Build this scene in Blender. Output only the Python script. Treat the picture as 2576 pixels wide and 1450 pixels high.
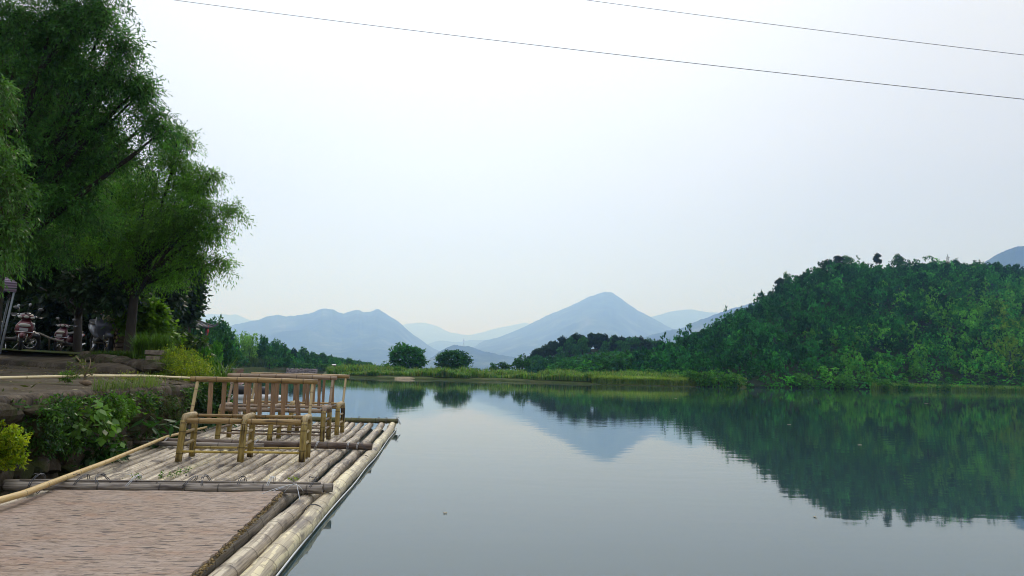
import bpy, math, random
import numpy as np
from mathutils import Vector, Matrix

# ------------------------------------------------------------------ camera, world, sun, exposure
scene = bpy.context.scene
for o in list(bpy.data.objects):
    bpy.data.objects.remove(o)
PW, PH = 2576.0, 1450.0            # the measuring grid laid over the photograph
FPX, PITCH, ROLL, EYE = 1740.0, .1215, .0265, 1.15
cam_data = bpy.data.cameras.new("camera")
cam = bpy.data.objects.new("camera", cam_data)
scene.collection.objects.link(cam)
cam_data.sensor_width = 36.0
cam_data.lens = FPX / PW * 36.0
cam_data.clip_start, cam_data.clip_end = .05, 60000
_c, _s = math.cos(ROLL), math.sin(ROLL)
R0, U0, F0 = Vector((1, 0, 0)), Vector((0, -math.sin(PITCH), math.cos(PITCH))), Vector((0, math.cos(PITCH), math.sin(PITCH)))
right = _c * R0 + _s * U0
up = -_s * R0 + _c * U0
M = Matrix((right, up, -F0)).transposed().to_4x4()
M.translation = (0, 0, EYE)
cam.matrix_world = M
scene.camera = cam

SUN_EL, SUN_AZ = math.radians(42), math.radians(-8)     # azimuth from +Y towards +X
sun_dir = Vector((math.sin(SUN_AZ) * math.cos(SUN_EL), math.cos(SUN_AZ) * math.cos(SUN_EL), math.sin(SUN_EL)))
world = bpy.data.worlds.new("World")
scene.world = world
world.use_nodes = True
nt = world.node_tree
nt.nodes.clear()
W_out = nt.nodes.new("ShaderNodeOutputWorld")
sky = nt.nodes.new("ShaderNodeTexSky")
sky.sky_type = 'NISHITA'
sky.sun_disc = False
sky.sun_elevation = SUN_EL
sky.sun_rotation = SUN_AZ
sky.air_density, sky.dust_density = 1.0, 0.0
bg_sky = nt.nodes.new("ShaderNodeBackground")
bg_sky.inputs['Strength'].default_value = .06
nt.links.new(sky.outputs[0], bg_sky.inputs['Color'])
tc = nt.nodes.new("ShaderNodeTexCoord")
sep = nt.nodes.new("ShaderNodeSeparateXYZ")
nt.links.new(tc.outputs['Generated'], sep.inputs[0])
ramp = nt.nodes.new("ShaderNodeValToRGB")
cr = ramp.color_ramp
cr.interpolation = 'LINEAR'
cr.elements[0].position, cr.elements[0].color = 0.0, (.05, .07, .40, 1)
cr.elements[1].position, cr.elements[1].color = 1.0, (1.25, 1.27, 1.36, 1)
for p, c in ((.035, (.07, .08, .34, 1)), (.14, (.32, .285, .31, 1)), (.276, (.53, .48, .41, 1)), (.42, (.72, .67, .55, 1)), (.64, (1.0, .99, 1.02, 1))):
    e = cr.elements.new(p)
    e.color = c
nt.links.new(sep.outputs['Z'], ramp.inputs[0])
# a brighter part of the cloud cover round the hidden sun
dot = nt.nodes.new("ShaderNodeVectorMath"); dot.operation = 'DOT_PRODUCT'
dot.inputs[1].default_value = (math.sin(-.12) * math.cos(.52), math.cos(-.12) * math.cos(.52), math.sin(.52))
nt.links.new(tc.outputs['Generated'], dot.inputs[0])
mr = nt.nodes.new("ShaderNodeMapRange"); mr.interpolation_type = 'SMOOTHSTEP'
mr.inputs[1].default_value, mr.inputs[2].default_value, mr.inputs[3].default_value, mr.inputs[4].default_value = .80, 1.0, 0.0, .10
nt.links.new(dot.outputs['Value'], mr.inputs[0])
cl = nt.nodes.new("ShaderNodeTexNoise"); cl.inputs['Scale'].default_value = 2.2; cl.inputs['Detail'].default_value = 3
cmap = nt.nodes.new("ShaderNodeMapping"); cmap.inputs['Scale'].default_value = (1, 1, 3)
nt.links.new(tc.outputs['Generated'], cmap.inputs[0]); nt.links.new(cmap.outputs[0], cl.inputs['Vector'])
mr2 = nt.nodes.new("ShaderNodeMapRange"); mr2.inputs[1].default_value, mr2.inputs[2].default_value, mr2.inputs[3].default_value, mr2.inputs[4].default_value = .3, .7, -.02, .02
nt.links.new(cl.outputs[0], mr2.inputs[0])
ad = nt.nodes.new("ShaderNodeMath"); ad.operation = 'ADD'
nt.links.new(mr.outputs[0], ad.inputs[0]); nt.links.new(mr2.outputs[0], ad.inputs[1])
addc = nt.nodes.new("ShaderNodeVectorMath"); addc.operation = 'ADD'
nt.links.new(ramp.outputs[0], addc.inputs[0]); nt.links.new(ad.outputs[0], addc.inputs[1])
bg_cl = nt.nodes.new("ShaderNodeBackground")
bg_cl.inputs['Strength'].default_value = 1.0
nt.links.new(addc.outputs[0], bg_cl.inputs['Color'])
adds = nt.nodes.new("ShaderNodeAddShader")
nt.links.new(bg_sky.outputs[0], adds.inputs[0]); nt.links.new(bg_cl.outputs[0], adds.inputs[1])
nt.links.new(adds.outputs[0], W_out.inputs['Surface'])

sd = bpy.data.lights.new("sun", 'SUN')
sd.energy, sd.angle, sd.color = 1.4, math.radians(14), (1.0, .98, .95)
sun = bpy.data.objects.new("sun", sd)
scene.collection.objects.link(sun)
sun.rotation_euler = sun_dir.to_track_quat('Z', 'Y').to_euler()

scene.view_settings.view_transform = 'Standard'
scene.view_settings.look = 'None'
scene.view_settings.exposure = 0.0
scene.view_settings.gamma = 1.0
scene.cycles.max_bounces = 7
scene.cycles.diffuse_bounces = 4
scene.cycles.transmission_bounces = 3
scene.cycles.glossy_bounces = 3
scene.cycles.volume_bounces = 3
scene.cycles.transparent_max_bounces = 6
scene.cycles.sample_clamp_indirect = 4
scene.cycles.use_denoising = True
scene.cycles.denoising_prefilter = 'ACCURATE'
scene.cycles.denoising_quality = 'HIGH'
scene.cycles.filter_width = 1.0
scene.cycles.use_adaptive_sampling = False

# ------------------------------------------------------------------ picture measurements to places
def ray(x, y):
    a, b = (x - PW / 2) / FPX, -(y - PH / 2) / FPX
    v = right * a + up * b + F0
    return np.array(v)
def Y(x, y, d):
    """the point seen at (x, y) that lies d metres ahead"""
    r = ray(x, y)
    return r * (d / r[1]) + np.array((0, 0, EYE))
def Z(x, y, z):
    """the point seen at (x, y) that lies at height z"""
    r = ray(x, y)
    return r * ((z - EYE) / r[2]) + np.array((0, 0, EYE))

rng = np.random.default_rng(7)
rnd = random.Random(5)
C = scene.collection

# ------------------------------------------------------------------ noise
def _h(ix, iy, seed):
    n = (ix.astype(np.int64) * 374761393 + iy.astype(np.int64) * 668265263 + seed * 1442695) & 0xffffffff
    n = ((n ^ (n >> 13)) * 1274126177) & 0xffffffff
    return ((n ^ (n >> 16)) & 0xffff) / 65535.0
def vnoise(x, y, seed=0):
    x, y = np.asarray(x, float), np.asarray(y, float)
    ix, iy = np.floor(x), np.floor(y)
    fx, fy = x - ix, y - iy
    fx, fy = fx * fx * (3 - 2 * fx), fy * fy * (3 - 2 * fy)
    a, b, c, d = _h(ix, iy, seed), _h(ix + 1, iy, seed), _h(ix, iy + 1, seed), _h(ix + 1, iy + 1, seed)
    return (a * (1 - fx) + b * fx) * (1 - fy) + (c * (1 - fx) + d * fx) * fy
def fbm(x, y, seed=0, octv=4):
    s, a, f, t = 0, 1, 1, 0
    for k in range(octv):
        s = s + a * vnoise(np.asarray(x) * f, np.asarray(y) * f, seed + k * 17)
        t += a; a *= .5; f *= 2.03
    return s / t * 2 - 1

# ------------------------------------------------------------------ object helpers
def tag(o, label=None, cat=None, group=None, kind=None):
    if label: o['label'] = label
    if cat: o['category'] = cat
    if group: o['group'] = group
    if kind: o['kind'] = kind
    return o
def empty(name, loc, rz=0.0, label=None, cat=None, group=None):
    o = bpy.data.objects.new(name, None)
    o.empty_display_size = .1
    C.objects.link(o)
    o.location = loc
    o.rotation_euler = (0, 0, rz)
    return tag(o, label, cat, group)

def npmesh(name, V, Fq, mats, tint=None, uv=None, node=None, smooth=True, midx=None):
    """mesh from numpy arrays; Fq: (n,4) quads or (n,3) triangles, or a list of several such arrays"""
    me = bpy.data.meshes.new(name)
    Fl = Fq if isinstance(Fq, list) else [Fq]
    if len(Fl) and np.asarray(Fl[0]).ndim == 1: Fl = [Fl]
    Fl = [np.asarray(f) for f in Fl if len(f)]
    me.vertices.add(len(V))
    me.vertices.foreach_set('co', np.asarray(V, np.float32).ravel())
    nl = sum(f.size for f in Fl)
    nf = sum(len(f) for f in Fl)
    me.loops.add(nl)
    li = np.concatenate([f.ravel() for f in Fl]).astype(np.int32)
    me.loops.foreach_set('vertex_index', li)
    me.polygons.add(nf)
    tot = np.concatenate([np.full(len(f), f.shape[1]) for f in Fl])
    st = np.concatenate([[0], np.cumsum(tot)[:-1]])
    me.polygons.foreach_set('loop_start', st.astype(np.int32))
    try:
        me.polygons.foreach_set('loop_total', tot.astype(np.int32))
    except Exception:
        pass
    me.polygons.foreach_set('use_smooth', np.full(nf, smooth, bool))
    if midx is not None:
        me.polygons.foreach_set('material_index', np.asarray(midx, np.int32))
    for m in (mats if isinstance(mats, (list, tuple)) else [mats]):
        me.materials.append(m)
    if tint is not None:
        a = me.attributes.new('tint', 'FLOAT_COLOR', 'POINT')
        t4 = np.ones((len(V), 4), np.float32); t4[:, :3] = tint
        a.data.foreach_set('color', t4.ravel())
    if node is not None:
        a = me.attributes.new('node', 'FLOAT', 'POINT')
        a.data.foreach_set('value', np.asarray(node, np.float32))
    if uv is not None:
        u = me.uv_layers.new(name='uv')
        u.data.foreach_set('uv', np.asarray(uv, np.float32)[li].ravel())
    me.update(calc_edges=True)
    me.validate()
    return me
def obj(name, me, parent=None):
    o = bpy.data.objects.new(name, me)
    C.objects.link(o)
    if parent is not None:
        o.parent = parent
    return o

class MB:
    """collects shapes, then makes ONE mesh"""
    def __init__(s):
        s.V, s.Q, s.T, s.U, s.N, s.n = [], [], [], [], [], 0
    def add(s, V, Q=None, T=None, uv=None, node=None):
        V = np.asarray(V, float)
        s.V.append(V)
        if Q is not None and len(Q): s.Q.append(np.asarray(Q) + s.n)
        if T is not None and len(T): s.T.append(np.asarray(T) + s.n)
        s.U.append(np.zeros((len(V), 2)) if uv is None else uv)
        s.N.append(np.zeros(len(V)) if node is None else node)
        s.n += len(V)
        return s
    def box(s, c, size, R=None, jit=0):
        c, h = np.asarray(c, float), np.asarray(size, float) / 2
        P = np.array([[i, j, k] for i in (-1, 1) for j in (-1, 1) for k in (-1, 1)], float) * h
        if jit: P += rng.normal(0, jit, P.shape)
        if R is not None: P = P @ np.asarray(R).T
        return s.add(P + c, [[0, 1, 3, 2], [4, 6, 7, 5], [0, 4, 5, 1], [2, 3, 7, 6], [0, 2, 6, 4], [1, 5, 7, 3]],
                     uv=np.array([[p[0] + p[2], p[1]] for p in P]))
    def tube(s, pts, r, n=10, caps=True):
        V, Q, T, uv = tube_arrays(pts, r, n, caps)
        return s.add(V, Q, T, uv)
    def bamboo(s, pts, r, r1=None, **k):
        V, Q, T, uv, nd = bamboo_arrays(pts, r, r1, **k)
        return s.add(V, Q, T, uv, nd)
    def loft(s, secs, n=16, p=2.0):
        """secs: (centre, half_x, half_other, axis) rings; axis 'y' or 'z' is the ring's normal"""
        k0 = s.n; V = []
        for (c, a, b, ax) in secs:
            th = np.linspace(0, 2 * math.pi, n, endpoint=False)
            cx = np.sign(np.cos(th)) * np.abs(np.cos(th)) ** (2 / p) * a
            cy = np.sign(np.sin(th)) * np.abs(np.sin(th)) ** (2 / p) * b
            P = np.zeros((n, 3)); P[:, 0] = cx
            P[:, 2 if ax == 'y' else 1] = cy
            V.append(P + np.asarray(c, float))
        m = len(secs); V = np.concatenate(V)
        V = np.concatenate([V, [V[:n].mean(0)], [V[-n:].mean(0)]])
        Q = [[i * n + j, i * n + (j + 1) % n, (i + 1) * n + (j + 1) % n, (i + 1) * n + j] for i in range(m - 1) for j in range(n)]
        T = [[m * n, (j + 1) % n, j] for j in range(n)] + [[m * n + 1, (m - 1) * n + j, (m - 1) * n + (j + 1) % n] for j in range(n)]
        return s.add(V, Q, T)
    def ell(s, c, r, nu=14, nv=9):
        secs = []
        V = [];
        for i in range(nv + 1):
            t = math.pi * i / nv
            for j in range(nu):
                u = 2 * math.pi * j / nu
                V.append((math.sin(t) * math.cos(u) * r[0], math.sin(t) * math.sin(u) * r[1], math.cos(t) * r[2]))
        Q = [[i * nu + j, (i + 1) * nu + j, (i + 1) * nu + (j + 1) % nu, i * nu + (j + 1) % nu] for i in range(nv) for j in range(nu)]
        return s.add(np.array(V) + np.asarray(c, float), Q)
    def torus(s, c, R, r, axis='x', n=28, m=10, sq=1.0):
        V = []
        for i in range(n):
            a = 2 * math.pi * i / n
            for j in range(m):
                b = 2 * math.pi * j / m
                q, w = R + r * math.cos(b), r * sq * math.sin(b)
                V.append((w, q * math.cos(a), q * math.sin(a)) if axis == 'x' else ((q * math.cos(a), w, q * math.sin(a)) if axis == 'y' else (q * math.cos(a), q * math.sin(a), w)))
        Q = [[i * m + j, ((i + 1) % n) * m + j, ((i + 1) % n) * m + (j + 1) % m, i * m + (j + 1) % m] for i in range(n) for j in range(m)]
        return s.add(np.array(V) + np.asarray(c, float), Q)
    def build(s, name, mat, parent=None, smooth=True):
        Fl = []
        if s.Q: Fl.append(np.concatenate(s.Q))
        if s.T: Fl.append(np.concatenate(s.T))
        me = npmesh(name, np.concatenate(s.V), Fl, mat, uv=np.concatenate(s.U), node=np.concatenate(s.N), smooth=smooth)
        return obj(name, me, parent)

def frames(P):
    P = np.asarray(P, float)
    T = np.gradient(P, axis=0)
    T /= np.linalg.norm(T, axis=1)[:, None] + 1e-12
    ref = np.array((0, 0, 1.0))
    if abs(T[:, 2]).mean() > .85: ref = np.array((0, 1.0, 0))
    A = np.cross(T, ref); A /= np.linalg.norm(A, axis=1)[:, None] + 1e-12
    B = np.cross(A, T)
    return T, A, B
def tube_arrays(pts, r, n=10, caps=True):
    P = np.asarray(pts, float); m = len(P)
    r = np.broadcast_to(np.asarray(r, float), (m,))
    T, A, B = frames(P)
    th = np.linspace(0, 2 * math.pi, n, endpoint=False) - math.pi / 2
    V = (P[:, None, :] + r[:, None, None] * (np.cos(th)[None, :, None] * A[:, None, :] + np.sin(th)[None, :, None] * B[:, None, :])).reshape(-1, 3)
    L = np.concatenate([[0], np.cumsum(np.linalg.norm(np.diff(P, axis=0), axis=1))])
    uv = np.stack([np.repeat(L, n), np.tile(np.abs(np.linspace(-1, 1, n, endpoint=False)), m)], 1)
    i, j = np.meshgrid(np.arange(m - 1), np.arange(n), indexing='ij')
    Q = np.stack([i * n + j, i * n + (j + 1) % n, (i + 1) * n + (j + 1) % n, (i + 1) * n + j], -1).reshape(-1, 4)
    T3 = []
    if caps:
        V = np.concatenate([V, P[:1], P[-1:]]); uv = np.concatenate([uv, [[0, 0], [L[-1], 0]]])
        T3 = [[m * n, (k + 1) % n, k] for k in range(n)] + [[m * n + 1, (m - 1) * n + k, (m - 1) * n + (k + 1) % n] for k in range(n)]
    return V, Q, T3, uv
def polyline(pts, step):
    P = np.asarray(pts, float)
    L = np.concatenate([[0], np.cumsum(np.linalg.norm(np.diff(P, axis=0), axis=1))])
    k = max(2, int(L[-1] / step) + 1)
    s = np.linspace(0, L[-1], k)
    return np.stack([np.interp(s, L, P[:, q]) for q in range(3)], 1), s
def bamboo_arrays(pts, r0, r1=None, gap=.28, n=14, wob=.0, flat=1.0, hollow=True, seed=None, bump=.07):
    """a bamboo culm with swollen nodes; the node attribute marks the dark rings"""
    q = np.random.default_rng(seed if seed is not None else rng.integers(1 << 30))
    P0 = np.asarray(pts, float)
    L = np.concatenate([[0], np.cumsum(np.linalg.norm(np.diff(P0, axis=0), axis=1))])
    tot = L[-1]
    nodes = []; x = q.uniform(.1, .9) * gap
    while x < tot - .015:
        nodes.append(x); x += gap * q.uniform(.82, 1.18)
    ss = set([0.0, tot])
    for k in nodes:
        for d in (-.016, -.007, 0, .007, .016):
            if 0 < k + d < tot: ss.add(k + d)
    k = int(tot / .12) + 1
    for t in np.linspace(0, tot, k + 1): ss.add(float(t))
    s = np.array(sorted(ss)); s = s[np.concatenate([[True], np.diff(s) > .003])]
    P = np.stack([np.interp(s, L, P0[:, a]) for a in range(3)], 1)
    if r1 is None: r1 = r0
    r = r0 + (r1 - r0) * s / tot
    nd = np.zeros(len(s))
    for k in nodes:
        e = np.exp(-((s - k) / .009) ** 2)
        r = r * (1 + bump * e); nd = np.maximum(nd, e)
    if wob:
        T, A, B = frames(P)
        w1 = np.interp(s, np.linspace(0, tot, int(tot / .6) + 3), q.normal(0, wob, int(tot / .6) + 3))
        w2 = np.interp(s, np.linspace(0, tot, int(tot / .6) + 3), q.normal(0, wob * .6, int(tot / .6) + 3))
        P = P + A * w1[:, None] + B * w2[:, None]
    V, Q, T3, uv = tube_arrays(P, r, n, False)
    m = len(s)
    ph = q.uniform(0, 50)
    uv = uv.copy(); uv[:, 0] += ph
    node = np.repeat(nd, n)
    # slight dents so that the culm is not a perfect cylinder
    ang = np.tile(np.arange(n), m)
    V += (V - np.repeat(P, n, 0)) * (q.normal(0, .02, n)[ang][:, None] + q.normal(0, .012, m * n)[:, None] * .5)
    # ends: rim, bore and plug
    V2 = [V]; Q2 = [Q]; T2 = []; U2 = [uv]; N2 = [node]; cnt = len(V)
    T_, A_, B_ = frames(P)
    for end, sg in ((0, 1), (m - 1, -1)):
        ring = V[end * n:(end + 1) * n]; c = P[end]
        inner = c + (ring - c) * .72
        deep = inner + T_[end] * sg * .03
        V2 += [inner, deep, [deep.mean(0)]]
        U2 += [np.tile([ph, .5], (2 * n + 1, 1))]; N2 += [np.full(n, .3), np.ones(n + 1)]
        a = np.arange(n); b = (a + 1) % n
        o1, o2 = cnt, cnt + n
        base = end * n
        f1 = np.stack([base + a, base + b, o1 + b, o1 + a], 1)
        f2 = np.stack([o1 + a, o1 + b, o2 + b, o2 + a], 1)
        if sg > 0: f1, f2 = f1[:, ::-1], f2[:, ::-1]
        Q2 += [f1, f2]
        T2 += [np.stack([np.full(n, cnt + 2 * n), o2 + b, o2 + a] if sg > 0 else [np.full(n, cnt + 2 * n), o2 + a, o2 + b], 1)]
        cnt += 2 * n + 1
    return np.concatenate(V2), np.concatenate(Q2), np.concatenate(T2), np.concatenate(U2), np.concatenate(N2)

# ------------------------------------------------------------------ materials
def newmat(name):
    m = bpy.data.materials.new(name)
    m.use_nodes = True
    t = m.node_tree
    b = t.nodes['Principled BSDF']
    return m, t, b
def N(t, typ, **k):
    n = t.nodes.new(typ)
    for a, v in k.items():
        if a in ('op',): n.operation = v
        elif a.startswith('i_'):
            key = a[2:]
            n.inputs[int(key) if key.isdigit() else key].default_value = v
        else: setattr(n, a, v)
    return n
def lk(t, a, b): t.links.new(a, b)
def ramp_node(t, stops, interp='LINEAR'):
    r = t.nodes.new('ShaderNodeValToRGB')
    e = r.color_ramp.elements
    r.color_ramp.interpolation = interp
    e[0].position, e[0].color = stops[0][0], (*stops[0][1], 1)
    e[1].position, e[1].color = stops[-1][0], (*stops[-1][1], 1)
    for p, c in stops[1:-1]:
        q = e.new(p); q.color = (*c, 1)
    return r
def mixc(t, fac, a, b, blend='MIX'):
    m = t.nodes.new('ShaderNodeMix'); m.data_type = 'RGBA'; m.blend_type = blend
    for s, v in ((m.inputs[0], fac), (m.inputs[6], a), (m.inputs[7], b)):
        if hasattr(v, 'node'): t.links.new(v, s)
        else: s.default_value = v if not isinstance(v, tuple) else (*v, 1)
    return m.outputs[2]
def mapr(t, src, a, b, c=0.0, d=1.0, smooth=False):
    n = t.nodes.new('ShaderNodeMapRange')
    if smooth: n.interpolation_type = 'SMOOTHSTEP'
    n.inputs[1].default_value, n.inputs[2].default_value, n.inputs[3].default_value, n.inputs[4].default_value = a, b, c, d
    t.links.new(src, n.inputs[0])
    return n.outputs[0]
def noise(t, vec, scale, detail=4, rough=.55, mapping=None):
    n = t.nodes.new('ShaderNodeTexNoise')
    n.inputs['Scale'].default_value = scale; n.inputs['Detail'].default_value = detail; n.inputs['Roughness'].default_value = rough
    if mapping is not None:
        mp = t.nodes.new('ShaderNodeMapping'); mp.inputs['Scale'].default_value = mapping
        t.links.new(vec, mp.inputs[0]); vec = mp.outputs[0]
    t.links.new(vec, n.inputs['Vector'])
    return n.outputs[0]
def bump(t, b, h, strength=.3, dist=.01):
    n = t.nodes.new('ShaderNodeBump'); n.inputs['Strength'].default_value = strength; n.inputs['Distance'].default_value = dist
    t.links.new(h, n.inputs['Height']); t.links.new(n.outputs[0], b.inputs['Normal'])

def bamboo_mat(name, dark, mid, light, peel=None, peel_amt=.0, stain=.35, stain_col=(.03, .025, .02), rough=.5, moss=0.0):
    m, t, b = newmat(name)
    uv = N(t, 'ShaderNodeUVMap'); oi = N(t, 'ShaderNodeObjectInfo')
    geo = N(t, 'ShaderNodeTexCoord')
    off = N(t, 'ShaderNodeVectorMath', op='ADD')
    comb = N(t, 'ShaderNodeCombineXYZ'); lk(t, oi.outputs['Random'], comb.inputs[2])
    mul = N(t, 'ShaderNodeVectorMath', op='SCALE'); lk(t, comb.outputs[0], mul.inputs[0]); mul.inputs['Scale'].default_value = 37
    lk(t, uv.outputs[0], off.inputs[0]); lk(t, mul.outputs[0], off.inputs[1])
    vec = off.outputs[0]
    streak = noise(t, vec, 1.0, 5, .65, (4, 22, 1))
    big = noise(t, vec, 1.0, 3, .6, (2.3, 1.6, 1))
    col = ramp_node(t, [(.28, dark), (.5, mid), (.74, light)])
    lk(t, streak, col.inputs[0])
    c = col.outputs[0]
    if peel is not None:
        pm = noise(t, vec, 1.0, 3, .5, (1.3, 5.5, 1))
        f = mapr(t, pm, .56 - peel_amt * .12, .58 - peel_amt * .12)
        c = mixc(t, f, c, peel)
        # the peeled skin's cross cracks
        w = N(t, 'ShaderNodeTexVoronoi'); mp = N(t, 'ShaderNodeMapping'); mp.inputs['Scale'].default_value = (9, .7, 1)
        w.feature = 'DISTANCE_TO_EDGE'; lk(t, vec, mp.inputs[0]); lk(t, mp.outputs[0], w.inputs['Vector']); w.inputs['Scale'].default_value = 1
        cf = mapr(t, w.outputs['Distance'], .0, .04, 1, 0)
        mm = N(t, 'ShaderNodeMath', op='MULTIPLY'); lk(t, cf, mm.inputs[0]); lk(t, f, mm.inputs[1])
        m2 = N(t, 'ShaderNodeMath', op='MULTIPLY'); lk(t, mm.outputs[0], m2.inputs[0]); m2.inputs[1].default_value = .7
        c = mixc(t, m2.outputs[0], c, dark)
    sf = mapr(t, big, .54, .66, 0, min(1, stain * 2))
    c = mixc(t, sf, c, stain_col)
    if moss:
        mo = noise(t, geo.outputs['Object'], 14, 4)
        mf = mapr(t, mo, .52, .66, 0, moss)
        c = mixc(t, mf, c, (.07, .10, .02))
    at = N(t, 'ShaderNodeAttribute'); at.attribute_name = 'node'
    nf = mapr(t, at.outputs['Fac'], .35, .95, 0, .75)
    c = mixc(t, nf, c, tuple(.35 * x for x in dark))
    v = mapr(t, oi.outputs['Random'], 0, 1, .82, 1.14)
    hs = N(t, 'ShaderNodeHueSaturation'); lk(t, v, hs.inputs['Value']); lk(t, c, hs.inputs['Color'])
    lk(t, hs.outputs[0], b.inputs['Base Color'])
    b.inputs['Roughness'].default_value = rough
    b.inputs['Specular IOR Level'].default_value = .35
    hn = noise(t, vec, 1.0, 3, .6, (6, 60, 1))
    bump(t, b, hn, .5, .003)
    return m

def plain(name, col, rough=.6, metal=0.0, spec=.4, var=.0, scale=8):
    m, t, b = newmat(name)
    b.inputs['Base Color'].default_value = (*col, 1)
    b.inputs['Roughness'].default_value = rough
    b.inputs['Metallic'].default_value = metal
    b.inputs['Specular IOR Level'].default_value = spec
    if var:
        g = N(t, 'ShaderNodeTexCoord')
        n = noise(t, g.outputs['Object'], scale, 4)
        c = mixc(t, mapr(t, n, .35, .7), tuple(x * (1 - var) for x in col), tuple(min(1, x * (1 + var)) for x in col))
        lk(t, c, b.inputs['Base Color'])
    return m

def leaf_mat(name, trans=.32, rough=.5, randv=.0, spec=.35):
    m, t, b = newmat(name)
    at = N(t, 'ShaderNodeAttribute'); at.attribute_name = 'tint'
    c = at.outputs['Color']
    if randv:
        oi = N(t, 'ShaderNodeObjectInfo')
        hs = N(t, 'ShaderNodeHueSaturation'); lk(t, c, hs.inputs['Color'])
        lk(t, mapr(t, oi.outputs['Random'], 0, 1, 1 - randv, 1 + randv), hs.inputs['Value'])
        c = hs.outputs[0]
    lk(t, c, b.inputs['Base Color'])
    b.inputs['Roughness'].default_value = rough
    b.inputs['Specular IOR Level'].default_value = spec
    tr = N(t, 'ShaderNodeBsdfTranslucent')
    c2 = mixc(t, 1.0, c, (1.25, 1.3, .6), 'MULTIPLY')
    lk(t, c2, tr.inputs['Color'])
    mx = N(t, 'ShaderNodeMixShader'); mx.inputs[0].default_value = trans
    lk(t, b.outputs[0], mx.inputs[1]); lk(t, tr.outputs[0], mx.inputs[2])
    lk(t, mx.outputs[0], t.nodes['Material Output'].inputs['Surface'])
    return m
LEAF = leaf_mat('leaf', .42, .45, 0, .28)
LEAF_FAR = leaf_mat('leaf_far', .3, .7, .18, .06)
LEAF_REED = leaf_mat('leaf_reed', .5, .6, 0, .2)

def bark_mat(name, col):
    m, t, b = newmat(name)
    g = N(t, 'ShaderNodeTexCoord')
    n = noise(t, g.outputs['Object'], 6, 6, .65, (3, 3, .6))
    lk(t, mixc(t, mapr(t, n, .3, .7), tuple(x * .45 for x in col), col), b.inputs['Base Color'])
    b.inputs['Roughness'].default_value = .85
    bump(t, b, n, .7, .03)
    return m
BARK = bark_mat('bark', (.034, .027, .020))

M_BENCH = bamboo_mat('bench_bamboo', (.11, .062, .02), (.31, .205, .08), (.47, .36, .175), stain=.42, stain_col=(.04, .022, .012), rough=.42)
M_BENCH_PALE = bamboo_mat('bench_bamboo_pale', (.22, .15, .07), (.42, .32, .16), (.58, .48, .30), stain=.2, rough=.45)
M_BENCH_OLD = bamboo_mat('bench_bamboo_weathered', (.10, .065, .04), (.26, .19, .13), (.45, .37, .29), stain=.25, rough=.55)
M_SLAT = bamboo_mat('bench_slat', (.10, .058, .028), (.215, .13, .066), (.30, .20, .11), stain=.12, rough=.5)
M_YELLOW = bamboo_mat('bench_stretcher', (.22, .14, .03), (.42, .31, .07), (.55, .45, .14), stain=.3, rough=.4)
M_CULM = bamboo_mat('raft_bamboo', (.12, .095, .07), (.335, .285, .22), (.49, .43, .34), peel=(.56, .50, .38), peel_amt=-.05, stain=.42, stain_col=(.055, .042, .042), rough=.6)
M_EDGE = bamboo_mat('raft_bamboo_pale', (.20, .165, .11), (.41, .355, .25), (.55, .49, .33), peel=(.66, .59, .38), peel_amt=.4, stain=.4, stain_col=(.07, .055, .06), rough=.5)
M_CROSS = bamboo_mat('cross_pole_bamboo', (.045, .038, .032), (.25, .22, .19), (.50, .46, .40), stain=.4, stain_col=(.03, .02, .018), rough=.6)
M_CROSS_DARK = bamboo_mat('cross_pole_dark', (.025, .016, .012), (.085, .058, .042), (.28, .24, .2), stain=.5, stain_col=(.02, .012, .01), rough=.6)
M_CROSS_MOSS = bamboo_mat('cross_pole_mossy', (.03, .03, .015), (.10, .10, .045), (.28, .28, .16), stain=.4, stain_col=(.02, .02, .01), rough=.7, moss=.8)
M_POLE = bamboo_mat('pole_bamboo', (.28, .18, .065), (.48, .345, .15), (.66, .51, .24), stain=.12, stain_col=(.2, .12, .04), rough=.38)
M_RAIL = bamboo_mat('rail_bamboo', (.42, .33, .17), (.62, .53, .32), (.76, .68, .46), stain=.08, stain_col=(.25, .2, .1), rough=.4)
M_WIRE = plain('wire', (.10, .105, .12), .5, .6, var=.4, scale=30)
M_WIRE_PALE = plain('pale_wire', (.5, .53, .56), .45, .3)

# ------------------------------------------------------------------ water and ground
def water_mat():
    m, t, b = newmat('river_water')
    b.inputs['Base Color'].default_value = (.026, .054, .058, 1)
    b.inputs['Roughness'].default_value = .03
    b.inputs['IOR'].default_value = 1.58
    b.inputs['Specular IOR Level'].default_value = .5
    g = N(t, 'ShaderNodeNewGeometry')
    a = noise(t, g.outputs['Position'], 1.0, 3, .5, (1.1, 3.2, 1))
    c = noise(t, g.outputs['Position'], 1.0, 2, .5, (.12, .5, 1))
    # calm and ruffled patches
    pch = noise(t, g.outputs['Position'], 1.0, 2, .5, (.03, .09, 1))
    f = mapr(t, pch, .42, .62, .25, 1.0, True)
    mu = N(t, 'ShaderNodeMath', op='MULTIPLY'); lk(t, a, mu.inputs[0]); lk(t, f, mu.inputs[1])
    mu2 = N(t, 'ShaderNodeMath', op='MULTIPLY'); lk(t, c, mu2.inputs[0]); mu2.inputs[1].default_value = .7
    ad = N(t, 'ShaderNodeMath', op='ADD'); lk(t, mu.outputs[0], ad.inputs[0]); lk(t, mu2.outputs[0], ad.inputs[1])
    bump(t, b, ad.outputs[0], .075, .028)
    return m
V = np.array([[-9000, -400, 0], [9000, -400, 0], [9000, 3000, 0], [-9000, 3000, 0]], float)
tag(obj('water', npmesh('water', V, [[0, 1, 2, 3]], water_mat(), smooth=False)), kind='structure')

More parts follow.
